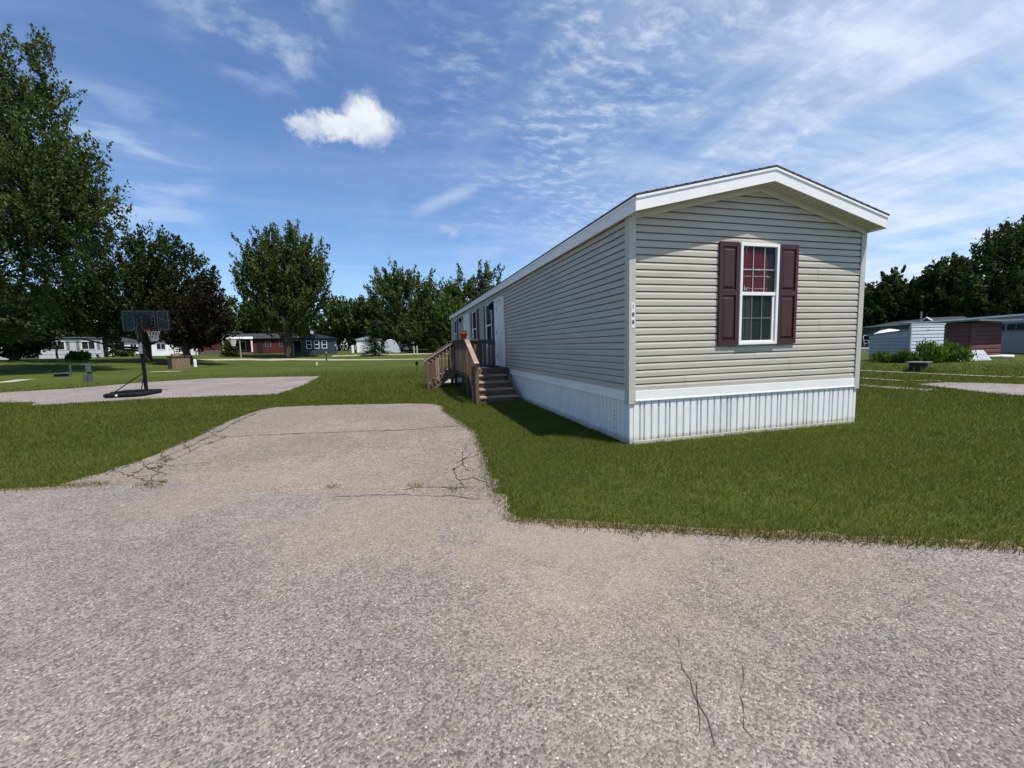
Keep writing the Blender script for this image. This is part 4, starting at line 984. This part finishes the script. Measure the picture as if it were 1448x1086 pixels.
# ------------------------------------------------------------------ far houses and small things on the left
def face_cam(p): return math.atan2(CX-p.x, -(CY-p.y))*-1*-1 if False else math.atan2(-(CX-p.x), CY-p.y)+math.pi
def wall_box(root, x0, x1, y0, y1, z1, m, name='wall'):
    b = MB(); b.box(x0, y0, -.3, x1, y1, z1); return b.build(name, m, root)
def far_window(root, x0, x1, z0, z1, y, fm, arched=False, side=None):
    """window in a wall facing -y (or facing +x when side is given as its x)"""
    def fix(o):
        if side is not None: o.v = [(side-(yy-y), xx, zz) for (xx, yy, zz) in o.v]
        return o
    g = MB(); g.box(x0, y-.02, z0, x1, y-.004, z1); win = fix(g).build('window', DARK, root)
    f = MB(); w = .09
    f.box(x0-w, y-.05, z0-w, x0, y-.005, z1+w); f.box(x1, y-.05, z0-w, x1+w, y-.005, z1+w); f.box(x0, y-.049, z1, x1, y-.005, z1+w); f.box(x0, y-.049, z0-w, x1, y-.005, z0)
    if arched: f.box(x0, y-.045, (z0+z1)/2-.05, x1, y-.021, (z0+z1)/2+.05)
    else: f.box((x0+x1)/2-.03, y-.045, z0, (x0+x1)/2+.03, y-.021, z1)
    fix(f).build('frame', fm, win); return win
WHITEWALL = mat('shaded_white_wall', (.46, .48, .52), .6, .12, 1.5, 0, 40, 0, .3, (3, 1, .3))  # white dulled so the colour carries the tree shade on the left trailers
BRIGHT = mat('bright_white_wall', (.78, .79, .80), .6, .06, 1.0)
REDWALL = mat('red_house_wall', (.085, .018, .018), .7, .2, 2)
SLATE = mat('slate_house_wall', (.040, .050, .070), .6, .15, 2, 0, 40, 0, .3, (.3, .3, 6))
DARKROOF = mat('dark_far_roof', (.035, .036, .042), .8, .25, 3)
FARGREY = mat('far_grey_wall', (.15, .17, .19), .6, .12, 1.2)

def flat_trailer(label, px, z, x0, x1, d, hgt, wm, rot=None, wins=(), skirt=.7, name='mobile_home', group='far homes'):
    p = at(px, z); r = face_cam(p) if rot is None else rot
    h = thing(name, label, 'mobile home', p, r, group)
    wall_box(h, x0, x1, 0, d, hgt, wm)
    b = MB(); b.prism([(-.15, hgt+.002), (d+.15, hgt+.002), (d+.15, hgt+.10), (d/2, hgt+.34), (-.15, hgt+.10)], x1-x0+.3, 'X', x0-.15); b.build('roof', DARKROOF, h)
    b = MB(); b.box(x0-.02, -.03, skirt-.05, x1+.02, -.004, skirt+.03); b.box(x1-.12, -.028, -.2, x1+.02, -.004, hgt-.01); b.build('trim_band', wm, h)
    for (a, c, u, v) in wins: far_window(h, a, c, u, v, 0, BRIGHT)
    return h
t = flat_trailer('white trailer home with two dark paired windows under the left trees', 105, 64, -3.6, 3.3, 4.2, 3.0, WHITEWALL, None, ((-2.3, -.9, 1.35, 2.55), (1.0, 2.4, 1.35, 2.55)))
for x in (-2.72, -.5, .55, 2.85): b = MB(); b.box(x-.17, -.03, 1.25, x+.17, -.005, 2.65); b.build('shutter', FARGREY, t)
flat_trailer('pale trailer at the far left edge behind low branches', -20, 62, -4, 3.2, 4, 2.9, WHITEWALL, None, ((.5, 1.6, 1.3, 2.4),))
# white house behind the hoop
p = at(215, 76); h = thing('white_house', 'white house with a dark window seen through the hoop net', 'house', p, face_cam(p), 'far homes')
wall_box(h, -3.6, 3.2, 0, 5, 2.7, BRIGHT); b = MB(); b.prism([(-.3, 2.70), (5.3, 2.70), (2.5, 3.5)], 7.4, 'X', -3.9); b.build('roof', DARKROOF, h); far_window(h, .8, 2.0, 1.2, 2.2, 0, BRIGHT); far_window(h, -2.8, -2.0, 1.3, 2.2, 0, BRIGHT)
b = MB(); b.box(-2.2, -1.2, -.2, -.4, -.03, .45); b.build('porch', WOOD, h)
b = MB()
for z in (.5, .9, 1.3): b.box(3.3, -.05, z, 6.0, .02, z+.1)
for x in (3.4, 4.6, 5.9): b.box(x-.06, -.08, -.2, x+.06, -.051, 1.45)
tag(b.build('rail_fence', BRIGHT), 'short white rail fence right of the white house', 'fence'); COL.objects['rail_fence'].location = p; COL.objects['rail_fence'].rotation_euler.z = face_cam(p)
p = at(279, 74); h = thing('garden_shed', 'small white shed right of the maroon tree trunk', 'shed', p, face_cam(p)); wall_box(h, -.9, .9, 0, 2, 2.0, BRIGHT); b = MB(); b.prism([(-.2, 2.0), (2.2, 2.0), (1, 2.5)], 2.1, 'X', -1.05); b.build('roof', DARKROOF, h); far_window(h, -.4, .4, .8, 1.5, 0, FARGREY)
# red house with white porch
p = at(350, 74); h = thing('red_house', 'long dark red house with white porch posts beyond the lawn', 'house', p, face_cam(p), 'far homes')
wall_box(h, -7.2, 8.2, 0, 5, 2.75, REDWALL)
b = MB(); b.prism([(-.4, 2.75), (5.4, 2.75), (2.5, 3.75)], 15.8, 'X', -7.4); b.build('roof', DARKROOF, h)
b = MB(); b.prism([(-2.6, 2.62), (-.02, 2.95), (-.02, 3.07), (-2.6, 2.74)], 4.6, 'X', -3.6); b.build('porch_roof', BRIGHT, h)
b = MB(); b.box(-3.4, -2.4, -.3, .8, -.02, .35); b.build('porch', WOOD, h)
for x in (-3.4, .75): b = MB(); b.box(x-.12, -2.45, .35, x+.12, -2.2, 2.66); b.build('porch_post', BRIGHT, h)
b = MB(); b.box(-7.3, -.06, 2.4, -4.6, -.01, 2.75); b.box(-7.32, -.05, -.2, -7.1, -.01, 2.39); b.build('trim_band', BRIGHT, h)
far_window(h, -2.2, -.2, .7, 2.2, 0, BRIGHT); far_window(h, 3.0, 3.7, 1.3, 2.2, 0, FARGREY); far_window(h, 5.2, 5.9, 1.3, 2.2, 0, FARGREY)
b = MB(); b.box(1.6, -.09, -.2, 2.4, -.01, 2.0); b.build('door', DARK, h)
p2 = at(305, 70)
b = MB(); b.box(-2.4, -.1, -.3, 2.6, .1, .75)
for k in range(6): b.box(-2.4+k, -.14, -.3, -2.3+k, -.101, .8)
o = b.build('board_fence', mat('grey_boards', (.11, .10, .085), .9, .3, 3)); tag(o, 'low grey board fence in front of the red house', 'fence'); o.location = p2; o.rotation_euler.z = face_cam(p2)
# second hoop by the red house
p = at(341, 59); h = thing('basketball_hoop', 'distant basketball hoop on a gooseneck pole with white net before the red house', 'basketball hoop', p, face_cam(p))
b = MB(); b.tube([(0, 0, -.2), (0, 0, 2.9), (-.06, 0, 3.15), (-.25, 0, 3.32), (-.55, 0, 3.34), (-.75, 0, 3.2), (-.78, 0, 2.95)], .055, 8); b.build('pole', mat('pale_pole', (.42, .38, .32), .6, .1), h)
b = MB(); b.box(-1.75, -.12, 2.75, .35, -.09, 3.75)
b.build('backboard', glass_mat('acrylic_board'), h)
b = MB()
for (x0, x1, z0, z1) in ((-1.78, .38, 3.72, 3.78), (-1.78, .38, 2.72, 2.78), (-1.78, -1.72, 2.78, 3.72), (.32, .38, 2.78, 3.72)): b.box(x0, -.14, z0, x1, -.07, z1)
b.build('frame', FARGREY, h)
b = MB(); b.tube([(-.8+.42*math.cos(a), -.6+.42*math.sin(a), 2.72) for a in [k*math.pi/10 for k in range(21)]], .045, 6, False); b.box(-1.3, -.2, 2.55, -.3, -.14, 2.74); rm = b.build('rim', mat('orange_rim_far', (.45, .13, .05), .6, .1), h)
b = MB()
for k in range(12):
    for s in (1, -1): b.tube([(-.8+r_*math.cos((k+s*q)*math.pi/6), -.6+r_*math.sin((k+s*q)*math.pi/6), zz) for (r_, q, zz) in ((.40, 0, 2.68), (.32, .7, 2.2), (.2, 1.5, 1.75))], .03, 4)
b.build('net', BRIGHT, rm)
# slate blue-grey house
p = at(452, 70); h = thing('slate_house', 'dark blue-grey house with three white framed windows and a screened porch', 'house', p, face_cam(p)+R(-6), 'far homes')
wall_box(h, -2.6, 2.4, 0, 7.5, 2.75, SLATE)
b = MB(); b.prism([(-2.9, 2.75), (2.7, 2.75), (2.7, 2.85), (-.1, 3.55), (-2.9, 2.85)], 8.0, 'Y', -.25); b.build('roof', DARKROOF, h)
b = MB(); b.add([(-2.75, -.27, 2.78), (2.55, -.27, 2.78), (-.1, -.27, 3.48)], [(0, 1, 2)]); b.build('gable', SLATE, h)
for x in (-1.55, -.35, .85): far_window(h, x-.32, x+.32, 1.15, 2.35, 0, BRIGHT, True)
for (y0, u, v) in ((1.4, 1.5, 2.3), (3.6, 1.6, 2.2), (5.6, .9, 1.3)): far_window(h, y0, y0+.5, u, v, 0, BRIGHT, side=2.4)
b = MB(); b.box(-5.4, .3, 2.45, -2.62, 4.0, 2.62); b.build('porch_roof', FARGREY, h)
b = MB(); b.box(-5.2, 3.2, -.3, -2.62, 3.3, 2.44); b.build('porch_screen', SLATE, h); b = MB(); b.box(-5.2, .45, -.2, -2.62, .50, .7); b.build('porch_rail', SLATE, h)
for x in (-5.3, -4.0, -2.75): b = MB(); b.box(x-.06, .34, -.3, x+.06, .44, 2.44); b.build('porch_post', mat('pale_grey_post', (.35, .37, .40), .6, .1), h)
sd = thing('satellite_dish', 'white satellite dish on the roof of the dark blue-grey house', 'satellite dish', h.matrix_basis @ Vector((-1.0, -.05, 3.28)), face_cam(p)+.5)
b = MB(); b.tube([(0, 0, -.1), (0, 0, .35)], .03, 6); b.build('mast', GREYMETAL, sd)
b = MB(); b.lathe([(.02, .0), (.18, .03), (.34, .12), (.34, .14), (.18, .05), (.02, .02)], 16); 
b.v = [tuple(Matrix.Translation((0, 0, .45)) @ Matrix.Rotation(R(62), 4, 'X') @ Vector(v)) for v in b.v]; b.build('dish', BRIGHT, sd, True)
# white shed, domed shelter, car
p = at(522, 76); h = thing('white_shed', 'white shed partly hidden by the small spruce', 'shed', p, face_cam(p)); wall_box(h, -2.1, 2.2, 0, 3.5, 2.35, BRIGHT)
b = MB(); b.prism([(-2.35, 2.35), (2.4, 2.35), (2.4, 2.45), (0, 3.05), (-2.35, 2.45)], 3.9, 'Y', -.2); b.build('roof', mat('pale_roof', (.4, .42, .45), .6, .1), h)
b = MB(); b.box(-3.0, -.3, -.3, -2.6, .1, 1.4); b.build('downpipe_box', BRIGHT, h)
p = at(554, 75); h = thing('domed_shelter', 'pale round-topped fabric shelter right of the white shed', 'shelter', p, face_cam(p))
prof = [(-1.35, -.3), (-1.30, 1.2), (-1.15, 1.9), (-.7, 2.35), (.0, 2.45), (.6, 2.2), (1.0, 1.6), (1.45, .7), (1.7, -.3)]
b = MB(); b.prism(prof, 3.6, 'Y', 0); b.build('cover', mat('pale_fabric', (.50, .53, .60), .7, .1, 1.2), h, False, .08)
def far_car(px, z, label, rz, m):
    p = at(px, z); c = thing('parked_car', label, 'car', p, face_cam(p)+rz)
    b = MB(); b.prism([(-2.1, .3), (-2.15, .75), (-1.5, .92), (-.9, 1.42), (.7, 1.45), (1.45, .98), (2.1, .85), (2.15, .3)], 1.7, 'Y', 0); b.build('body', m, c, False, .06)
    b = MB(); b.prism([(-1.28, .97), (-.82, 1.36), (.62, 1.38), (1.2, .98)], .012, 'Y', -.008); b.build('side_window', DARK, c)
    for x in (-1.35, 1.35): b = MB(); b.tube([(x, -.03, .32), (x, .2, .32)], .32, 16); b.build('wheel', BLACK, c)
far_car(575, 78, 'blue-grey parked car beside the domed shelter', R(50), mat('bluegrey_car_paint', (.10, .12, .15), .3, .06))
p = at(588, 70); h = thing('clothes_post', 'pair of pale posts under the trees', 'post', p)
for x in (-.25, .25): b = MB(); b.box(x-.08, -.06, -.2, x+.08, .06, 1.4); b.build('post', mat('pale_post', (.4, .4, .38), .8, .1), h)
# utility things
def bin_enclosure():
    p = at(254, 37); h = thing('bin_enclosure', 'tan wooden box enclosure on the lawn under the maroon tree', 'wooden box', p, face_cam(p)+R(20))
    m = mat('tan_boards', (.20, .135, .085), .85, .25, 3, 0, 40, 0, .2, (4, 4, .3)); b = MB(); n = 7
    for k in range(n):
        b.box(-.66+k*.19, -.5, -.05, -.66+k*.19+.175, -.465, 1.08); b.box(-.66+k*.19, .465, -.05, -.66+k*.19+.175, .5, 1.08)
        b.box(-.675, -.46+k*.132, -.05, -.645, -.46+k*.132+.12, 1.08); b.box(.645, -.46+k*.132, -.05, .675, -.46+k*.132+.12, 1.08)
    b.build('board_panel', m, h)
    b = MB(); b.box(-.74, -.58, 1.082, .74, .58, 1.14); b.build('lid', mat('rusty_lid', (.13, .055, .04), .8, .2), h)
    b = MB(); b.box(-.5, -.3, 1.145, -.05, .2, 1.34); b.build('top_box', mat('tan_cap', (.26, .18, .14), .8, .2), h)
bin_enclosure()
p = gnd(276.5, 521); b = MB(); b.lathe([(.13, -.1), (.13, .82), (.10, .86), (.02, .88)], 12); o = b.build('white_post', BRIGHT); o.location = p; tag(o, 'short white post right of the tan wooden box', 'post')
p = gnd(462, 511); h = thing('mailbox_post', 'dark short post with pale head on the far lawn', 'post', p); b = MB(); b.bar((0, 0, -.1), (0, 0, .95), .16); b.build('post', mat('brown_post', (.06, .04, .035), .8, .2), h); b = MB(); b.lathe([(.06, .95), (.14, .97), (.14, 1.18), (.05, 1.25)], 10); b.build('head', FARGREY, h)  # short post standing for the mailbox, not a lamp
def pedestal(px, py, hh, label, m):
    p = gnd(px, py); h = thing('utility_pedestal', label, 'utility post', p, .4); b = MB(); b.box(-.09, -.08, -.1, .09, .08, hh); b.build('post', m, h, False, .01); b = MB(); b.box(-.12, -.14, hh*.55, .11, -.081, hh*.92); b.build('meter_box', m, h, False, .01); b = MB(); b.box(-.26, -.12, -.05, -.10, .1, hh*.4); b.build('base_box', m, h, False, .01)
pedestal(128, 540, 1.05, 'dark grey utility meter post on the lawn left of the hoop', mat('dark_grey_metal', (.07, .075, .08), .6, .2))
p = gnd(88, 534); h = thing('low_table', 'low dark slab table with an upright stub post on the left lawn', 'table', p, face_cam(p)); b = MB(); b.box(-.5, -.3, .26, .42, .3, .33); b.build('top', mat('dark_grey_metal', (.07, .075, .08), .6, .2), h, False, .01); b = MB(); b.box(-.38, -.24, -.05, .34, .24, .255); b.build('base', DARK, h); b = MB(); b.box(.40, -.04, -.05, .48, .04, .85); b.build('stub_post', mat('dark_grey_metal', (.07, .075, .08), .6, .2), h)
p = at(143, 70); h = thing('warning_post', 'small white and orange marker post by the dark trees', 'marker post', p); b = MB(); b.box(-.1, -.05, -.2, .1, .05, 1.3); b.build('post', BRIGHT, h); b = MB(); b.box(-.16, -.07, 1.3, .16, .07, 1.75); b.build('cap', mat('orange_cap', (.5, .12, .04), .6, .1), h)
p = gnd(492 if False else 448, 514); 
b = MB(); b.lathe([(.10, -.05), (.10, .22), (.03, .28)], 10); o = b.build('marker_stub', mat('cream_stub', (.6, .55, .38), .7, .1)); o.location = gnd(448, 516.5); tag(o, 'tiny cream pipe stub in the far lawn', 'pipe stub')

def shrub(px, z, r, hh, label, seed, m, n=90, nl=30, ls=.14, name='shrub', stems=True):
    rng = np.random.default_rng(seed); p = at(px, z); root = thing(name, label, 'shrub', p, 0)
    P = rng.normal(0, .42, (n, 3))*np.array([r, r*.8, 0]); P[:, 2] = hh*rng.uniform(.08, 1, n)*(1-.35*np.minimum(1, (np.hypot(P[:, 0], P[:, 1])/r)**2))
    ci = np.repeat(np.arange(n), nl); k = n*nl; Q = P[ci]+rng.normal(0, 1, (k, 3))*np.array([.16, .16, .22])*hh*.6; Q[:, 2] = np.maximum(Q[:, 2], .02)
    a, rr, u = basis(rng.normal(0, .5, (k, 3))+np.array([0, 0, 1.3 if m is WEED else .6])); l_ = (ls*rng.uniform(.6, 1.4, k))[:, None]
    V = np.stack([Q-a*l_*.5, Q+rr*l_*.2, Q+a*l_*.7, Q-rr*l_*.2], 1).reshape(-1, 3); ct = np.clip(rng.normal(.45, .25, n), 0, 1)
    np_mesh('foliage', V, np.arange(k*4), 4, np.repeat(np.clip(ct[ci]+rng.normal(0, .15, k), 0, 1.1), 4), m, root)
    b = MB()
    for i in range(0, n, 6): b.tube([(P[i, 0]*.3, P[i, 1]*.3, -.05), tuple(P[i])], [.012, .004], 5)
    b.build('stem', BARK, root)
shrub(112, 50, 1.3, .95, 'wild green shrub in front of the white trailer', 3, WEED, 80, 26, .3)
shrub(178, 66, 1.6, 1.0, 'small round bush on the lawn left of the hoop pole', 4, LEAF2, 50, 26, .35)
shrub(328, 62, 1.2, 2.4, 'upright conical bush before the red house porch', 6, LEAF2, 80, 26, .35)
p = at(82, 50); h = thing('sapling', 'thin bare leaning sapling left of the white trailer', 'tree', p); b = MB(); b.tube([(0, 0, -.1), (-.05, 0, 1.0), (.15, 0, 1.7), (.35, 0, 2.2)], [.12, .10, .08, .05], 7); b.tube([(-.02, 0, 1.2), (-.5, .1, 1.9)], [.07, .03], 6); b.build('trunk', BARK, h)

# ------------------------------------------------------------------ right-hand sheds, trailers and oddments
METALW = mat('white_metal_siding', (.52, .54, .56), .5, .06, 2)
METALSHADE = mat('shaded_metal_siding', (.36, .385, .40), .5, .10, 2)  # shaded flank of the white shed, shade put into the colour
MAROONW = mat('maroon_siding', (.15, .070, .066), .7, .15, 3, 0, 40, 0, .2, (1, 1, 4))
def lapwall(b, u0, u1, z0, z1, E, face, pos, lip=.02, zr=None):
    """horizontal boards; face '-Y' at y=pos or '-X' at x=pos"""
    z = z0
    while z < z1-.01:
        zt = min(z+E, z1)
        vs = [(u0, 0, z), (u1, 0, z), (u1, lip, z), (u0, lip, z), (u1, lip*.8, z+(zt-z)*.6), (u0, lip*.8, z+(zt-z)*.6), (u1, .002, zt), (u0, .002, zt)]
        f = (lambda v: (v[0], pos-v[1], v[2])) if face == '-Y' else (lambda v: (pos-v[1], v[0], v[2]))
        b.add([f(v) for v in vs], [(0, 1, 2, 3), (3, 2, 4, 5), (5, 4, 6, 7)]); z += E
def metal_shed():
    p = Vector((24.15, 11.0, 0)); h = thing('metal_shed', 'low metal garden shed with white front and shade-toned side in tall weeds', 'shed', p)
    b = MB(); b.prism([(.02, -.1), (2.02, -.1), (2.02, 1.52), (.02, 1.76)], 2.60, 'X', .005); b.build('core', METALSHADE, h); b = MB(); b.box(0, .001, 1.5, 2.62, .019, 2.02); b.build('parapet', METALW, h)
    b = MB(); lapwall(b, 0, 2.62, 0, 2.02, .19, '-Y', 0, .05); b.build('front_wall', METALW, h, fix=False)
    b = MB(); lapwall(b, .04, 2.02, 0, 1.52, .19, '-X', 0, .055); b.build('side_wall', METALSHADE, h, fix=False)
    b = MB(); b.box(-.05, -.05, 2.03, 2.7, .03, 2.10); b.build('fascia', METALW, h)
    b = MB(); b.box(-.045, -.045, 0, .035, -.005 + .05, 2.02); b.build('corner_post', METALSHADE, h); b = MB(); b.box(1.2, -.05, 1.7, 1.4, -.03, 1.76); b.build('latch', GREYMETAL, h)
    b = MB(); b.add([(-.08, .06, 1.80), (2.68, .06, 1.80), (2.68, 2.15, 1.55), (-.08, 2.15, 1.55), (-.08, .06, 1.77), (2.68, .06, 1.77), (2.68, 2.15, 1.52), (-.08, 2.15, 1.52)], [(0, 1, 2, 3), (7, 6, 5, 4), (0, 4, 5, 1), (1, 5, 6, 2), (2, 6, 7, 3), (3, 7, 4, 0)]); b.build('roof', METALSHADE, h)
metal_shed()
def maroon_shed():
    p = Vector((30.9, 11.9, 0)); h = thing('wooden_shed', 'maroon board shed with sagging flat grey roof right of the metal shed', 'shed', p)
    b = MB(); b.box(.01, .01, -.1, 2.9, 2.95, 2.15); b.build('core', MAROONW, h)
    b = MB(); lapwall(b, 0, 2.9, 0, 2.15, .27, '-Y', 0, .045); b.build('front_wall', MAROONW, h, fix=False)
    b = MB(); lapwall(b, .01, 2.95, 0, 2.15, .27, '-X', 0, .045); b.build('side_wall', MAROONW, h, fix=False)
    b = MB(); b.box(-.05, -.04, -.05, .03, .0, 2.1); b.box(-.045, 1.2, 1.7, -.022, 2.9, 1.76); b.build('trim_band', mat('maroon_trim', (.12, .05, .045), .7, .1), h)
    n = 12; vs = []
    for j in range(n+1):
        for i in range(n+1):
            u, v = i/n, j/n; vs.append((-.5+4.1*u, -.6+4.1*v, 2.33+.06*math.sin(u*3.1)-.16*(1-abs(2*v-1))*.3-.10*math.sin(u*3.14)*(1-v)))
    b = MB(); b.add(vs, [(j*(n+1)+i, j*(n+1)+i+1, (j+1)*(n+1)+i+1, (j+1)*(n+1)+i) for j in range(n) for i in range(n)])
    o = b.build('roof', mat('grey_felt_roof', (.17, .19, .20), .8, .15, 2), h); md = o.modifiers.new('thick', 'SOLIDIFY'); md.thickness = .09
maroon_shed()
def rightside_trailers():
    A = up(1448, 444, 29.0); B = up(1290, 457, 43.0); A.z = B.z = 0
    d = (A-B).normalized(); rz = math.atan2(d.y, d.x); Lg = (A-B).length
    h = thing('grey_trailer', 'long pale grey flat-roofed trailer with white eave behind the sheds', 'mobile home', B, rz, 'homes behind the sheds')
    m = mat('pale_grey_siding', (.235, .245, .255), .55, .10, 1.2, 0, 40, 0, .3, (4, 4, .4)); x1 = Lg+9
    wall_box(h, -.5, x1, 0, 4.2, 2.66, m)
    b = MB(); b.box(-.6, -.14, 2.661, x1+.1, 4.3, 2.80); b.build('roof', BRIGHT, h)
    b = MB(); b.box(-.5, -.02, 2.0, x1, -.004, 2.35); b.build('trim_band', mat('pale_blue_band', (.30, .34, .38), .6, .1), h)
    b = MB(); b.box(-.5, -.03, .72, x1, -.005, .80); b.build('skirting', m, h)
    for (a, c) in ((4.4, 6.6), (11.2, 13.6), (13.8, 15.6), (Lg+.5, Lg+1.5)): far_window(h, a, c, 1.65, 2.12, -.021, FARGREY)
    k = MB(); x0 = 3.2
    k.add([(x0-.95, -.16, 2.81), (x0+.95, -.16, 2.81), (x0, -.16, 3.16), (x0, 2.5, 3.16), (x0-.95, 2.5, 2.81), (x0+.95, 2.5, 2.81)], [(0, 1, 2), (0, 2, 3, 4), (1, 5, 3, 2)])
    eg = k.build('entry_gable', DARKROOF, h); k = MB()
    for s in (-1, 1): k.bar((x0, -.22, 3.18), (x0+s*1.05, -.22, 2.81), .08, .10)
    k.build('fascia', BRIGHT, eg)
    q = B-d*1.0; g = thing('dark_trailer', 'dark taupe trailer with black shingle roof at the left end of the grey trailer', 'mobile home', q, rz, 'homes behind the sheds')
    m2 = mat('taupe_siding', (.075, .068, .06), .7, .15, 2); wall_box(g, -13, 0, .3, 4.5, 2.68, m2)
    b = MB(); b.prism([(-.05, 2.69), (4.8, 2.69), (4.8, 2.76), (2.4, 3.25), (-.05, 2.76)], 13.6, 'X', -13.4); b.build('roof', DARKROOF, g)
    b = MB(); b.box(-13.4, -.10, 2.62, .2, -.052, 2.78); b.build('fascia', mat('pale_fascia', (.45, .46, .48), .6, .05), g)
    far_window(g, -6.8, -5.4, .8, 2.3, .3, FARGREY)
    b = MB(); b.tube([(-2.2, 2, 3.2), (-2.2, 2, 4.05)], .09, 8); b.build('vent_pipe', GREYMETAL, g)
    return rz
RZ = rightside_trailers()
def umbrella():
    p = at(1256, 38); h = thing('patio_umbrella', 'cream patio umbrella showing above the metal shed side', 'umbrella', p)
    b = MB(); b.tube([(0, 0, -.05), (0, 0, 2.0)], .025, 8); b.build('pole', GREYMETAL, h)
    b = MB(); n = 8; rr = 1.15; vs = [(0, 0, 2.12)]
    for k in range(n): vs.append((.55*rr*math.cos(2*math.pi*k/n), .55*rr*math.sin(2*math.pi*k/n), 2.0))
    for k in range(n): vs.append((rr*math.cos(2*math.pi*k/n), rr*math.sin(2*math.pi*k/n), 1.68))
    b.add(vs, [(0, 1+k, 1+(k+1) % n) for k in range(n)]+[(1+k, 9+k, 9+(k+1) % n, 1+(k+1) % n) for k in range(n)])
    o = b.build('canopy', mat('cream_canvas', (.72, .66, .56), .8, .06), h); md = o.modifiers.new('thick', 'SOLIDIFY'); md.thickness = .02
umbrella()
def chair():
    p = at(1229, 35); p.z = .48; h = thing('garden_chair', 'dark mesh garden chair with pale tube frame on the low porch', 'chair', p, face_cam(p)+R(40)); m = mat('pale_tube', (.6, .58, .54), .5, .05)
    b = MB()
    for s in (-.28, .28): b.tube([(s, -.3, 0), (s, -.26, .42), (s, .22, .40), (s, .36, .95), (s*.6, .40, 1.08)], .022, 6); b.tube([(s, .3, 0), (s, .1, .42)], .022, 6); b.tube([(s, -.26, .42), (s, -.2, .65), (s, .27, .66)], .022, 6)
    b.tube([(-.17, .40, 1.08), (.17, .40, 1.08)], .022, 6); b.build('frame', m, h)
    b = MB(); b.box(-.26, -.26, .40, .26, .22, .425); b.build('seat', BLACK, h); b = MB(); b.bar((0, .23, .44), (0, .39, 1.06), .5, .02, (1, 0, 0)); b.v = b.v; b.build('backrest', BLACK, h)
    d = at(1224, 35.2); b = MB(); b.box(-2.2, -1.1, -.1, 1.0, 1.4, .47); o = b.build('concrete_porch', CONC, None, False, .02); o.location = d; o.rotation_euler.z = RZ; tag(o, 'low pale concrete porch under the garden chair', 'porch')
chair()
for i, (px, z, r_, hh, lab) in enumerate(((1250, 22.4, .8, .45, 'tall thin weeds against the shade-toned side of the metal shed'), (1282, 21.8, .8, .6, 'dense weed clump at the corner of the metal shed'), (1312, 21.6, .75, .95, 'tallest weed clump before the white shed front'), (1342, 21.8, .85, .85, 'weed clump between the metal shed and the maroon shed'))):
    shrub(px, z, r_, hh, lab, 40+i, WEED, (45, 60, 60, 70)[i], 34, .13, 'weed_clump')
def stump():
    p = gnd(1298, 526); h = thing('stump_table', 'dark tree stump with a thin slab laid on top beside the strip of paving', 'stump', p, .3)
    b = MB(); b.lathe([(.36, -.05), (.30, .08), (.26, .22), (.27, .36)], 14); b.build('stump', BARK, h, True); b = MB(); b.box(-.42, -.32, .365, .42, .32, .41); b.build('slab', mat('grey_slab', (.13, .13, .12), .8, .15), h, False, .01)
    tuft(h, 120, 1.1, .28, WEED, 9, 'weed', .015)
stump()
def leaning_panel(px, py, w, hh, label, lean, rz, group=None):
    p = gnd(px, py); h = thing('white_door', label, 'door', p, rz, 'discarded white doors')
    M = Matrix.Rotation(-lean, 4, 'X'); b = MB(); b.box(-w/2, 0, 0, w/2, .04, hh, M); pm = mat('weathered_white_door', (.36, .38, .40), .6, .12, 3); b.build('leaf', pm, h, False, .005)
    b = MB()
    for (x0, x1, z0, z1) in ((-.40, -.05, .08, .45), (.05, .40, .08, .45), (-.40, -.05, .53, .92), (.05, .40, .53, .92)): b.box(x0*w, -.012, z0*hh, x1*w, .001, z1*hh, M)
    b.build('panel', pm, h, False, .004)
leaning_panel(1387, 509.5, 1.15, .72, 'white panelled door leaning back in the grass before the maroon shed', R(40), R(-18))
leaning_panel(1364, 511, .60, .55, 'smaller white door lying left of the panelled one', R(62), R(-18))
p = gnd(1405, 507); h = thing('white_pipe', 'thick bent white pipe lying in the grass right of the doors', 'pipe', p, R(-12)); b = MB(); b.tube([(-.2, .2, .10), (.3, .18, .11), (.8, .15, .12), (1.0, .05, .12), (1.02, -.12, .11), (.8, -.24, .10), (.2, -.2, .09)], .085, 10); b.build('pipe', mat('cream_pipe', (.66, .62, .53), .6, .08), h, True)
